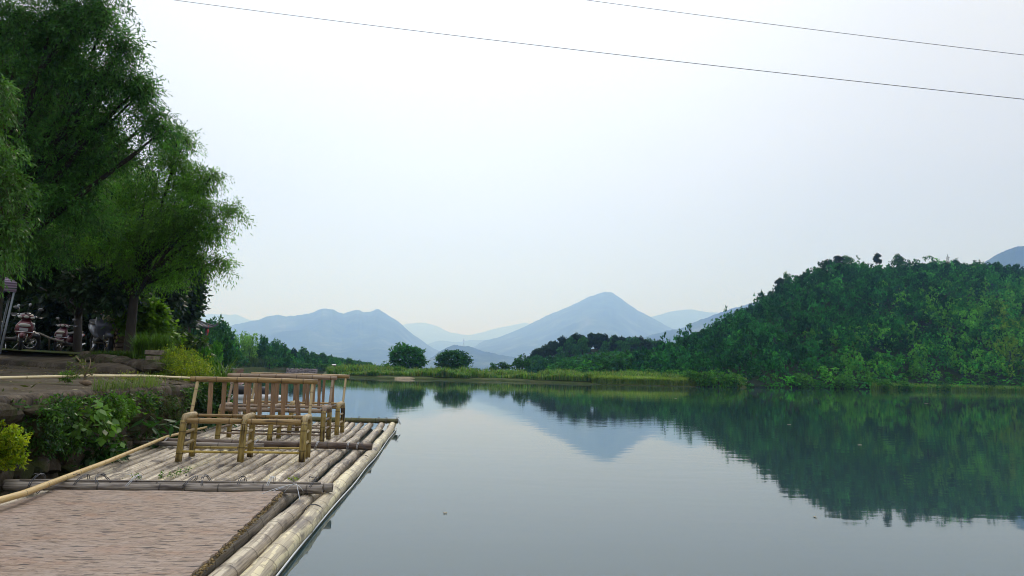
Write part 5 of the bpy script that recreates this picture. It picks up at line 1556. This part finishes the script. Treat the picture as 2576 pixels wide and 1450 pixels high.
def wheel(t, name, c, R=.21, r=.05):
    w = MB().torus(c, R, r, 'x', 30, 10, 1.0).build(name, M_TYRE, t)
    mb = MB().torus(c, R - .055, .014, 'x', 26, 6)
    mb.tube([(c[0] - .05, c[1], c[2]), (c[0] + .05, c[1], c[2])], .035, 12)
    for k in range(5):
        a = 2 * math.pi * k / 5
        mb.tube([tuple(c), (c[0], c[1] + math.cos(a) * (R - .055), c[2] + math.sin(a) * (R - .055))], .014, 6)
    mb.build('rim', M_CHROME, w)
def scooter(loc, rz, label, body, style='big', sc=1.0, lean=0.0):
    """front faces -Y"""
    t = empty('motor_scooter', loc, rz, label, 'scooter', 'scooters parked at the edge of the terrace')
    t.scale = (sc,) * 3; t.rotation_euler = (0, lean, rz)
    wheel(t, 'wheel', (0, -.62, .26)); wheel(t, 'wheel', (0, .62, .26))
    MB().loft([((0, -.62, .52), .02, .08, 'z'), ((0, -.64, .50), .075, .17, 'z'), ((0, -.64, .44), .085, .22, 'z'), ((0, -.64, .36), .075, .24, 'z')], 16).build('front_fender', body, t)
    f = MB()
    for s_ in (-1, 1): f.tube([(s_ * .085, -.62, .26), (s_ * .09, -.55, .5), (s_ * .07, -.44, .74)], .02, 8)
    f.build('fork', M_CHROME, t)
    if style == 'big':
        secs = [((0, -.44, .30), .10, .06, 'z'), ((0, -.52, .42), .21, .08, 'z'), ((0, -.60, .58), .27, .11, 'z'), ((0, -.60, .72), .28, .11, 'z'), ((0, -.54, .84), .25, .10, 'z'), ((0, -.48, .93), .17, .08, 'z')]
    else:
        secs = [((0, -.44, .34), .09, .05, 'z'), ((0, -.50, .46), .18, .07, 'z'), ((0, -.56, .58), .22, .09, 'z'), ((0, -.54, .70), .21, .09, 'z'), ((0, -.48, .80), .16, .08, 'z'), ((0, -.44, .88), .10, .06, 'z')]
    MB().loft(secs, 20, 2.6).build('front_fairing', body, t)
    if style == 'big':
        MB().ell((0, -.695, .80), (.165, .045, .085), 20, 10).build('fairing_tray', M_CREAM, t)
        MB().ell((0, -.74, .815), (.10, .02, .05), 20, 10).build('tray_shade', plain('tray_shade', (.25, .22, .12), .6), t)  # darker oval bulge; the shade of a hollow is put into its colour
    else:
        MB().ell((0, -.62, .715), (.15, .05, .055), 18, 8).build('headlight', M_GLASSY, t)
        MB().box((0, -.665, .60), (.20, .012, .075)).build('number_plate', M_PLATE, t, smooth=False)
        MB().torus((0, -.50, .53), .21, .011, 'z', 26, 6).build('chrome_trim', M_CHROME, t)
    # handlebar cowl, lamps, grips, mirrors
    MB().loft([((0, -.50, 1.02), .05, .04, 'z'), ((0, -.46, 1.0), .16, .08, 'z'), ((0, -.44, .95), .20, .11, 'z'), ((0, -.42, .88), .12, .09, 'z')], 18, 2.3).build('handlebar_cowl', M_BLACK if style == 'big' else body, t)
    for s_ in (-1, 1): MB().ell((s_ * .145, -.535, .94), (.055, .03, .035), 12, 8).build('indicator_lamp', M_AMBER if style == 'big' and s_ < 0 else M_GLASSY, t)
    MB().ell((0, -.55, .955), (.07, .03, .04), 12, 8).build('headlight', M_GLASSY if style != 'big' else M_BLACK, t)
    MB().tube([(-.33, -.30, .98), (-.16, -.40, .98), (.16, -.40, .98), (.33, -.30, .98)], .014, 8).build('handlebar', M_CHROME, t)
    for s_ in (-1, 1):
        MB().tube([(s_ * .24, -.355, .98), (s_ * .37, -.275, .98)], .021, 10).build('grip', M_BLACK, t)
        MB().tube([(s_ * .22, -.36, .97), (s_ * .36, -.34, .955)], .007, 6).build('brake_lever', M_CHROME, t)
        mm = MB().tube([(s_ * .17, -.38, .98), (s_ * .25, -.40, 1.16)], .007, 6)
        mir = mm.build('mirror', M_BLACK, t)
        MB().ell((s_ * .29, -.40, 1.2), (.07, .02, .045), 14, 8).build('mirror_glass', plain('mirror_shell', (.16, .17, .18), .2, .3), mir)
    MB().loft([((0, -.42, .34), .16, .10, 'y'), ((0, -.2, .30), .17, .06, 'y'), ((0, .1, .30), .17, .07, 'y')], 14, 3).build('floorboard', M_BLACK, t)
    MB().loft([((0, .0, .42), .13, .10, 'y'), ((0, .15, .52), .17, .16, 'y'), ((0, .45, .60), .16, .15, 'y'), ((0, .75, .66), .12, .11, 'y'), ((0, .92, .70), .05, .05, 'y')], 18, 2.5).build('rear_body', body, t)
    MB().loft([((0, -.02, .66), .10, .04, 'y'), ((0, .08, .70), .15, .055, 'y'), ((0, .35, .73), .16, .06, 'y'), ((0, .6, .78), .14, .06, 'y'), ((0, .78, .80), .08, .04, 'y')], 16, 2.6).build('seat', M_BLACK, t)
    MB().ell((0, .93, .68), (.07, .03, .035), 12, 8).build('tail_light', M_REDL, t)
    MB().tube([(.13, .2, .24), (.15, .55, .30), (.15, .85, .36)], .04, 10).build('exhaust', M_CHROME, t)
    MB().tube([(-.10, -.02, .26), (-.24, .02, .03)], .012, 6).build('kickstand', M_CHROME, t)
    return t
M_GREYP = paint('grey_paint', (.16, .165, .22)); M_REDP = paint('red_paint', (.10, .006, .014)); M_DARKP = paint('dark_paint', (.018, .016, .022)); M_MAROON = paint('maroon_paint', (.07, .008, .022))
def groundpos(px, py, d): p = Y(px, py, d); return tuple(p)
scooter(groundpos(254, 888, 18.8), math.radians(44), 'large scooter with silver-grey front and cream tray, parked under the willow', M_GREYP, 'big', 1.12, -.06)
scooter(groundpos(56, 884, 19.8), math.radians(30), 'red scooter with white number plate, between the dark scooter and the handrail', M_REDP, 'small', 1.0, .06)
scooter(groundpos(168, 887, 21.0), math.radians(5), 'small maroon scooter turned half sideways, behind the handrail', M_MAROON, 'small', .82, .05)
scooter(groundpos(4, 884, 19.6), math.radians(150), 'black scooter with red tail light, cut by the left edge of the photo', M_DARKP, 'small', 1.12, 0)
# handrail with posts
t = empty('handrail', groundpos(110, 885, 20.2), 0, 'low sagging handrail on thin posts behind the red scooter', 'railing')
o_ = np.array(t.location)
MB().tube([Y(78, 836, 20.6) - o_, Y(100, 840, 20.5) - o_, Y(122, 850, 20.4) - o_, Y(148, 858, 20.3) - o_, Y(160, 860, 20.3) - o_], .032, 8).build('rail', plain('old_rail', (.15, .14, .115), .8, var=.3), t)
for px, pt in ((92, 840), (124, 851), (150, 858)):
    MB().tube([Y(px, pt, 20.5) - o_, Y(px - 1, 886, 20.5) - o_], .025, 7).build('post', plain('old_post', (.06, .05, .035), .9), t)
# canopy tent at the left edge
t = empty('canopy_tent', tuple(put(9, 890, 15.8)), math.radians(38), 'canopy tent with striped purple-grey cloth valance at the left edge', 'canopy')
o_ = np.array(t.location)
M_CLOTH = None
m, t2, b2 = newmat('striped_cloth'); g = N(t2, 'ShaderNodeTexCoord')
w = N(t2, 'ShaderNodeTexWave', wave_type='BANDS', bands_direction='Z'); w.inputs['Scale'].default_value = 5.5; lk(t2, g.outputs['Object'], w.inputs['Vector'])
lk(t2, mixc(t2, mapr(t2, w.outputs[0], .4, .6), (.16, .11, .17), (.33, .25, .34)), b2.inputs['Base Color']); b2.inputs['Roughness'].default_value = .8
a = np.array((.10, -.1, Y(20, 724, 15.8)[2] - o_[2]))
cw = 2.6
rows = []
for k, (zz, sh) in enumerate([(a[2] - .10, 0), (a[2] + .12, 0), (a[2] + .17, .06), (a[2] + .75, cw / 2)]):
    ring_ = []
    for (u_, v_) in [(0, 0), (-.25, 0), (-.5, 0), (-.75, 0), (-1, 0), (-1, .5), (-1, 1), (-.5, 1), (0, 1), (0, .75), (0, .5), (0, .25), (0, 0)]:
        cx_, cy_ = a[0] - cw / 2, a[1] + cw / 2
        x_, y_ = a[0] + u_ * cw, a[1] + v_ * cw
        f = 1 - sh / (cw / 2)
        sag = .035 * math.sin((u_ + v_) * 12.5) if k == 0 else 0
        ring_.append((cx_ + (x_ - cx_) * f, cy_ + (y_ - cy_) * f, zz + sag))
    rows.append(ring_)
V, Q = grid_rows(rows)
obj('canopy', npmesh('canopy', V, Q, m, smooth=False), t)
for (u_, v_) in ((0, 0), (-1, 0), (-1, 1), (0, 1)):
    MB().tube([(a[0] - .03 + u_ * (cw - .06) - .14 * (u_ == 0), a[1] + .03 + v_ * (cw - .06), 0), (a[0] - .03 + u_ * (cw - .06), a[1] + .03 + v_ * (cw - .06), a[2])], .022, 8).build('pole', plain('tent_pole', (.3, .34, .4), .5, .2), t)
MB().tube([(a[0], a[1], a[2] - .02), (a[0] - cw, a[1], a[2] - .02)], .015, 6).build('cross_bar', M_CHROME, t)

# stacked logs behind the willow trunk
lp = np.array(put(306, 886, 18.6))
M_LOG = bark_mat('log_bark', (.14, .10, .07)); M_CUT = plain('cut_wood', (.42, .32, .22), .8, var=.3, scale=30)
k = 0
for r_ in range(6):
    for c_ in range(4):
        x_ = (c_ - 1.5) * .115 + (r_ % 2) * .05; z_ = .06 + r_ * .105
        o = MB().tube([(x_, -.35, z_), (x_ + .02, 0, z_ + .01), (x_, .45, z_)], [.05, .054, .05], 10, True).build('log', M_LOG)
        o.location = lp; o.rotation_euler = (0, 0, math.radians(-24))
        MB().tube([(x_, -.352, z_), (x_, -.345, z_)], [.043, .043], 10, True).build('cut_end', M_CUT, o)
        tag(o, 'short log lying in the log stack behind the willow trunk', 'log', 'stacked logs behind the willow trunk')
        k += 1

# ------------------------------------------------------------------ buildings and jetty on the left bank
M_TILE = plain('roof_tile', (.055, .055, .062), .6, var=.5, scale=9)
M_TIMB = plain('old_timber', (.06, .035, .022), .8, var=.4)
M_WHITE = plain('whitewash', (.5, .5, .47), .85, var=.25, scale=3)
def curved_roof(t, L_, D_, rise, up_, name='roof'):
    """hip-and-gable roof with hollow slopes and lifted corners"""
    nx_, ny_ = 160, 60
    u, v = np.meshgrid(np.linspace(-1, 1, nx_), np.linspace(-1, 1, ny_), indexing='ij')
    rx = 1 - (1 - np.abs(u)) * (L_ / D_)         # distance to the end slopes
    p = np.maximum(np.abs(v), np.clip(rx, 0, 1))
    z = rise * (1 - p) ** 1.0 * (.55 + .45 * (1 - p)) + up_ * (np.abs(u) * np.abs(v)) ** 7
    along_x = np.abs(v) >= np.clip(rx, 0, 1)
    rib = np.where(along_x, np.abs(np.sin(u * L_ / 2 * 2 * math.pi / .24)), np.abs(np.sin(v * D_ / 2 * 2 * math.pi / .24)))
    z = z + .07 * rib
    out = 1 + .10 * (np.abs(u) * np.abs(v)) ** 6
    X = u * L_ / 2 * out; Y_ = v * D_ / 2 * out
    V = np.stack([X, Y_, z], -1).reshape(-1, 3)
    i, j = np.meshgrid(np.arange(nx_ - 1), np.arange(ny_ - 1), indexing='ij')
    Q = np.stack([i * ny_ + j, (i + 1) * ny_ + j, (i + 1) * ny_ + j + 1, i * ny_ + j + 1], -1).reshape(-1, 4)
    NB_ = len(V)
    V2 = V - np.array((0, 0, .12))
    ring = np.concatenate([np.arange(ny_), np.arange(1, nx_) * ny_ + ny_ - 1, ((nx_ - 1) * ny_ + np.arange(ny_ - 2, -1, -1)), np.arange(nx_ - 2, -1, -1) * ny_])
    Qs = np.stack([ring[:-1], ring[1:], ring[1:] + NB_, ring[:-1] + NB_], 1)
    r_ = obj(name, npmesh(name, np.concatenate([V, V2]), np.concatenate([Q, Q[:, ::-1] + NB_, Qs]), M_TILE, smooth=False), t)
    rl = (L_ - D_) / 2
    mb = MB().tube([(-rl, 0, rise + .06), (0, 0, rise + .10), (rl, 0, rise + .06)], .09, 8)
    mb.build('ridge', M_TILE, r_)
    for sx in (-1, 1):
        for sy in (-1, 1):
            P = []
            for k in np.linspace(0, 1, 12):
                p_ = k; zz = rise * (1 - p_) * (.55 + .45 * (1 - p_)) + up_ * p_ ** 14
                P.append((sx * (rl + (L_ / 2 * 1.1 - rl) * k), sy * D_ / 2 * 1.1 * k, zz + .08))
            MB().tube(P, np.linspace(.07, .05, 12), 6).build('hip_ridge', M_TILE, r_)
    return r_
pc = put(462, 818, 70)
gz = 1.4
t = empty('pavilion', (pc[0], pc[1], gz), math.radians(-20), 'pavilion with dark tiled roof and upturned eaves rising out of the trees', 'pavilion')
zr_ = pc[2] - gz
rf = curved_roof(t, 5.0, 3.2, .95, .42)
rf.location = (0, 0, zr_ - .15)
for sx in (-1, 1):
    for sy in (-1, 1):
        MB().tube([(sx * 1.9, sy * 1.1, 0), (sx * 1.9, sy * 1.1, zr_)], .11, 10).build('column', M_TIMB, t)
    MB().box((sx * 1.9, 0, zr_ - .15), (.12, 2.1, .2)).build('beam', M_TIMB, t, smooth=False)
MB().box((0, 1.12, zr_ - .15), (3.7, .1, .22)).box((0, -1.12, zr_ - .15), (3.7, .1, .22)).build('eave_beam', M_TIMB, t, smooth=False)
MB().box((0, 0, .12), (4.4, 2.8, .3)).build('floor', M_BLOCK, t, smooth=False)
lt = put(523, 834, 69.3)
t = empty('lantern', tuple(lt), 0, 'small red lantern hanging under the upturned pavilion eave', 'lantern')
mb = MB().loft([((0, 0, .20), .04, .04, 'z'), ((0, 0, .14), .09, .09, 'z'), ((0, 0, 0), .12, .12, 'z'), ((0, 0, -.14), .09, .09, 'z'), ((0, 0, -.20), .04, .04, 'z')], 14)
mb.build('shade', plain('red_lantern', (.30, .03, .02), .7), t)
MB().tube([(0, 0, .2), (0, 0, .62)], .012, 5).tube([(0, 0, -.2), (0, 0, -.42)], .025, 6).build('cord', M_REDL, t)
# low house behind the big scooter
hc = put(300, 822, 33)
t = empty('low_house', (hc[0] - .4, hc[1], 1.5), math.radians(18), 'low whitewashed house with ribbed tile roof, half hidden behind the willow trunk', 'house')
hz = hc[2] - 1.5
rf = curved_roof(t, 3.6, 2.4, .55, .05); rf.location = (0, 0, hz - .02)
MB().box((0, 0, hz / 2 - .1), (3.0, 1.8, hz)).build('wall', plain('shaded_wall', (.12, .15, .13), .9, var=.3), t, smooth=False)  # whitewashed wall coloured dark, its shade put into the base colour
MB().box((0, -.93, hz - .13), (3.2, .1, .16)).build('white_beam', M_WHITE, t, smooth=False)
MB().box((.3, -.92, hz * .42), (.7, .06, hz * .6)).build('door', M_TIMB, t, smooth=False)
# small white-roofed hut far along the left bank
hc = put(840, 919, 165)
t = empty('hut', (hc[0], hc[1], 1.3), math.radians(25), 'tiny white-roofed hut under the trees on the far left bank', 'hut')
hh_ = hc[2] - 1.3
MB().box((0, 0, hh_ / 2), (1.1, 1.0, hh_)).build('wall', M_TIMB, t, smooth=False)
Vr = np.array([[-1.4, -1.2, 0], [1.4, -1.2, 0], [1.4, 1.2, 0], [-1.4, 1.2, 0], [-1.4, 0, .6], [1.4, 0, .6]], float) * .34 + (0, 0, hh_)
MB().add(Vr, [[0, 1, 5, 4], [2, 3, 4, 5], [3, 2, 1, 0]], [[0, 4, 3], [1, 2, 5]]).build('roof', plain('white_sheet', (.5, .52, .55), .5), t, smooth=False)
# old stone jetty
j0, j1 = put(500, 915, 96), put(600, 932, 84)
ja = math.atan2(j1[1] - j0[1], j1[0] - j0[0]); JL = float(np.linalg.norm((j1 - j0)[:2]))
t = empty('jetty', (j0[0], j0[1], 0), ja, 'old jetty with flat pale top running out from the left bank', 'jetty')
top_z = .72
MB().box((JL / 2, 0, top_z), (JL, 1.3, .10)).build('deck', plain('jetty_top', (.22, .19, .16), .85, var=.3), t, smooth=False)
MB().box((JL / 2 - .2, 0, top_z / 2 - .3), (JL - .6, 1.0, top_z + .5)).build('body', M_RUB, t, smooth=False)
MB().box((JL - .25, 0, top_z / 2 - .05), (.5, 1.2, top_z - .02)).build('end_block', plain('red_stone', (.20, .10, .075), .9, var=.4), t, smooth=False)
MB().tube([(JL * .55, -.62, top_z), (JL * .62, -.72, .0)], .05, 6).build('brace', M_TIMB, t)
# low stone embankments of the far bank
for (xa, xb, da, db, yt, lab) in ((737, 800, 118, 124, 926, 'low stone embankment at the waterline under the far left trees'), (725, 742, 116, 117, 924, 'short pale stretch of embankment left of the longer one')):
    a = put(xa, 940, da - 3); b_ = put(xb, 940, db - 3); L_ = float(np.linalg.norm((b_ - a)[:2])); an = math.atan2(b_[1] - a[1], b_[0] - a[0])
    t = empty('embankment', (a[0], a[1], 0), an, lab, 'stone embankment')
    mb = MB()
    for r_ in range(3):
        for k in range(int(L_ / .42)):
            rock_mesh(mb, (k * .42 + .2 * (r_ % 2), .1 * r_, .1 + r_ * .30), (.27, .25, .19), 3000 + k + r_ * 50)
    mb.box((L_ / 2, .4, .3), (L_, .5, 1.0)).build('stones', plain('embankment_stone', (.23, .20, .20), .9, var=.4, scale=5), t, smooth=False)

# small moored boat seen through the bench backs
bp = Z(630, 1003, .0)
t = empty('small_boat', tuple(bp), math.radians(8), 'small moored boat with white floats, black tarpaulin and a pale pink box', 'boat')
M_WHT = plain('white_float', (.68, .70, .72), .45, var=.12)
MB().loft([((0, -.45, .05), .9, .09, 'y'), ((0, -.4, .06), 1.0, .10, 'y'), ((0, .4, .06), 1.0, .10, 'y'), ((0, .45, .05), .9, .09, 'y')], 16, 4).build('hull', M_WHT, t)
MB().loft([((-.35, -.1, .14), .42, .34, 'z'), ((-.35, -.1, .34), .40, .30, 'z'), ((-.3, -.1, .46), .22, .18, 'z')], 14, 3).build('tarpaulin', M_BLACK, t)
MB().loft([((.45, .0, .14), .22, .24, 'z'), ((.42, .0, .34), .18, .2, 'z'), ((.45, .0, .42), .1, .1, 'z')], 12, 3).build('bundle', M_BLACK, t)
MB().box((-.55, .15, .58), (.42, .3, .2), None, .01).build('pink_box', plain('pink_box', (.6, .42, .42), .7), t, smooth=False)
MB().tube([(-.9, -.3, .16), (-.9, -.3, .62)], .015, 6).tube([(-.15, -.3, .16), (-.15, -.3, .62)], .015, 6).tube([(-.9, -.3, .62), (-.15, -.3, .62)], .015, 6).build('frame', M_CHROME, t)
rk = Z(556, 1000, .25)
mb = MB(); rock_mesh(mb, (0, 0, 0), (.22, .2, .14), 777); o = mb.build('pale_rock', plain('pale_stone', (.45, .42, .38), .9, var=.3, scale=12), smooth=False); o.location = tuple(put(545, 985, 13.2))
tag(o, 'pale rounded rock on the bank, seen between the left bench posts', 'rock')

# ------------------------------------------------------------------ overhead lines and the far pylon
M_LINE = plain('line_wire', (.05, .055, .07), .6)
def power_line(p0, p1, sag, label, r=.016):
    a, b_ = np.array(p0), np.array(p1)
    t_ = np.linspace(0, 1, 60)[:, None]
    P = a + (b_ - a) * t_; P[:, 2] -= sag * 4 * t_[:, 0] * (1 - t_[:, 0])
    return tag(MB().tube(P, r, 6).build('power_line', M_LINE), label, 'power line', 'power lines across the sky')
a, b_ = Y(480, -1, 44), Y(2620, 246, 30); d_ = b_ - a
power_line(a - d_ * .25, b_ + d_ * .2, .35, 'lower and longer of the two overhead wires crossing the sky')
a, b_ = Y(1500, -1, 46), Y(2620, 139, 36); d_ = b_ - a
power_line(a - d_ * .4, b_ + d_ * .3, .2, 'upper overhead wire in the right half of the sky')
pb = Y(1166, 874, 3170); t = empty('pylon', tuple(pb), 0, 'tiny distant lattice pylon on the low hill left of the pointed mountain', 'pylon')
hp = 40.0; mb = MB()
for sx in (-1, 1):
    for sy in (-1, 1): mb.tube([(sx * 3, sy * 3, -3), (sx * .5, sy * .5, hp)], .45, 4)
for z_ in (hp * .62, hp * .78, hp * .94): mb.tube([(-5, 0, z_), (5, 0, z_)], .4, 4)
for k in range(6):
    z0, z1 = hp * k / 6, hp * (k + 1) / 6; w0, w1 = 3 - 2.5 * k / 6, 3 - 2.5 * (k + 1) / 6
    mb.tube([(-w0, -w0, z0), (w1, -w1, z1)], .25, 4); mb.tube([(w0, -w0, z0), (-w1, -w1, z1)], .25, 4)
mb.build('lattice', M_CHROME, t)

# left bank woodland behind the single trees
items = []
for _ in range(900):
    px = q.uniform(520, 935); f = q.random()
    d = np.interp(px, [520, 620, 740, 840, 935], [88, 122, 140, 172, 235]) + f * 22 + 3
    ytop = np.interp(px, [520, 560, 600, 640, 662, 700, 740, 780, 840, 880, 935], [806, 836, 878, 880, 852, 864, 878, 886, 893, 901, 910]) + 2
    b_ = Y(px, 930, d); zt_ = Y(px, ytop, d)[2]
    z0 = 1.4 + f * 1.0; h = max(1.2, (zt_ - z0) * q.uniform(.7, 1.06) * (.85 + .15 * f)); w = min(h * 1.1, q.uniform(2.6, 4.6))
    items.append((b_[0], b_[1], z0, w, h, q.choice(['round', 'round', 'round', 'bush']), np.array((1.3, 1.4, 1.35)) * q.uniform(.7, 1.5)))
wood('woodland', items, ('tall', 'round', 'bush'), 420, .07, 9)

M_FLECK = plain('dry_leaf', (.42, .38, .28), .7)
# leaves and flecks drifting on the water
for i_, (px, py) in enumerate([(2163, 1119), (1700, 1003), (1985, 1068), (1330, 1010), (2330, 1015), (1120, 1290), (2050, 1300)]):
    p = Z(px, py, .006); sz = .035 * p[1] / 12
    V = np.array([[math.cos(a) * sz * (1.2 if k % 2 else .8), math.sin(a) * sz * .6, .002 * (k % 3)] for k, a in enumerate(np.linspace(0, 6.28, 9)[:-1])])
    o = MB().add(np.concatenate([V, V - (0, 0, .004), [[0, 0, .004], [0, 0, -.004]]]), [[k, (k + 1) % 8, 8 + (k + 1) % 8, 8 + k][::-1] for k in range(8)], [[16, k, (k + 1) % 8] for k in range(8)] + [[17, 8 + (k + 1) % 8, 8 + k] for k in range(8)]).build('floating_leaf', M_FLECK if i_ else M_FLECK)
    o.location = p; o.rotation_euler = (0, 0, i_ * 1.3)
    tag(o, 'small pale fallen leaf drifting on the open water', 'leaf', 'fallen leaves on the water')

# fallen leaves and bits on the terrace
nL = 1500
k_ = rng.uniform(0, 5.0, nL); f_ = rng.random(nL)
i0_ = k_.astype(int); g_ = (k_ - i0_)[:, None]
A_ = np.array(row1)[i0_] * (1 - g_) + np.array(row1)[i0_ + 1] * g_
B_ = np.array(row2)[i0_] * (1 - g_) + np.array(row2)[i0_ + 1] * g_
P = A_ * (1 - f_[:, None]) + B_ * f_[:, None] + (0, 0, .022)
V, Q, T_ = leaves(P, unit(nL) * [1, 1, .15], unit(nL) * [.3, .3, 1] + [0, 0, 1], .06 * rng.uniform(.5, 1.6, nL), .025, mixcol([(.10, .075, .04), (.16, .12, .06), (.05, .07, .02), (.22, .19, .12)], nL, rng, .3))
tag(obj('leaf_litter', npmesh('leaf_litter', V, Q, LEAF, tint=np.clip(T_, .002, 1), smooth=False)), kind='stuff')

# ------------------------------------------------------------------ haze in the valley air
hb = MB().box((0, 9500, 548.5), (44000, 27000, 1103))
hm = bpy.data.materials.new('haze'); hm.use_nodes = True
tt = hm.node_tree; tt.nodes.clear()
ho = tt.nodes.new('ShaderNodeOutputMaterial'); pv = tt.nodes.new('ShaderNodeVolumePrincipled')
pv.inputs['Color'].default_value = (.31, .53, 1.0, 1)
pv.inputs['Absorption Color'].default_value = (1, 1, 1, 1)
pv.inputs['Density'].default_value = 3.0e-4
pv.inputs['Anisotropy'].default_value = .55
tt.links.new(pv.outputs[0], ho.inputs['Volume'])
tag(hb.build('haze', hm, smooth=False), kind='stuff')
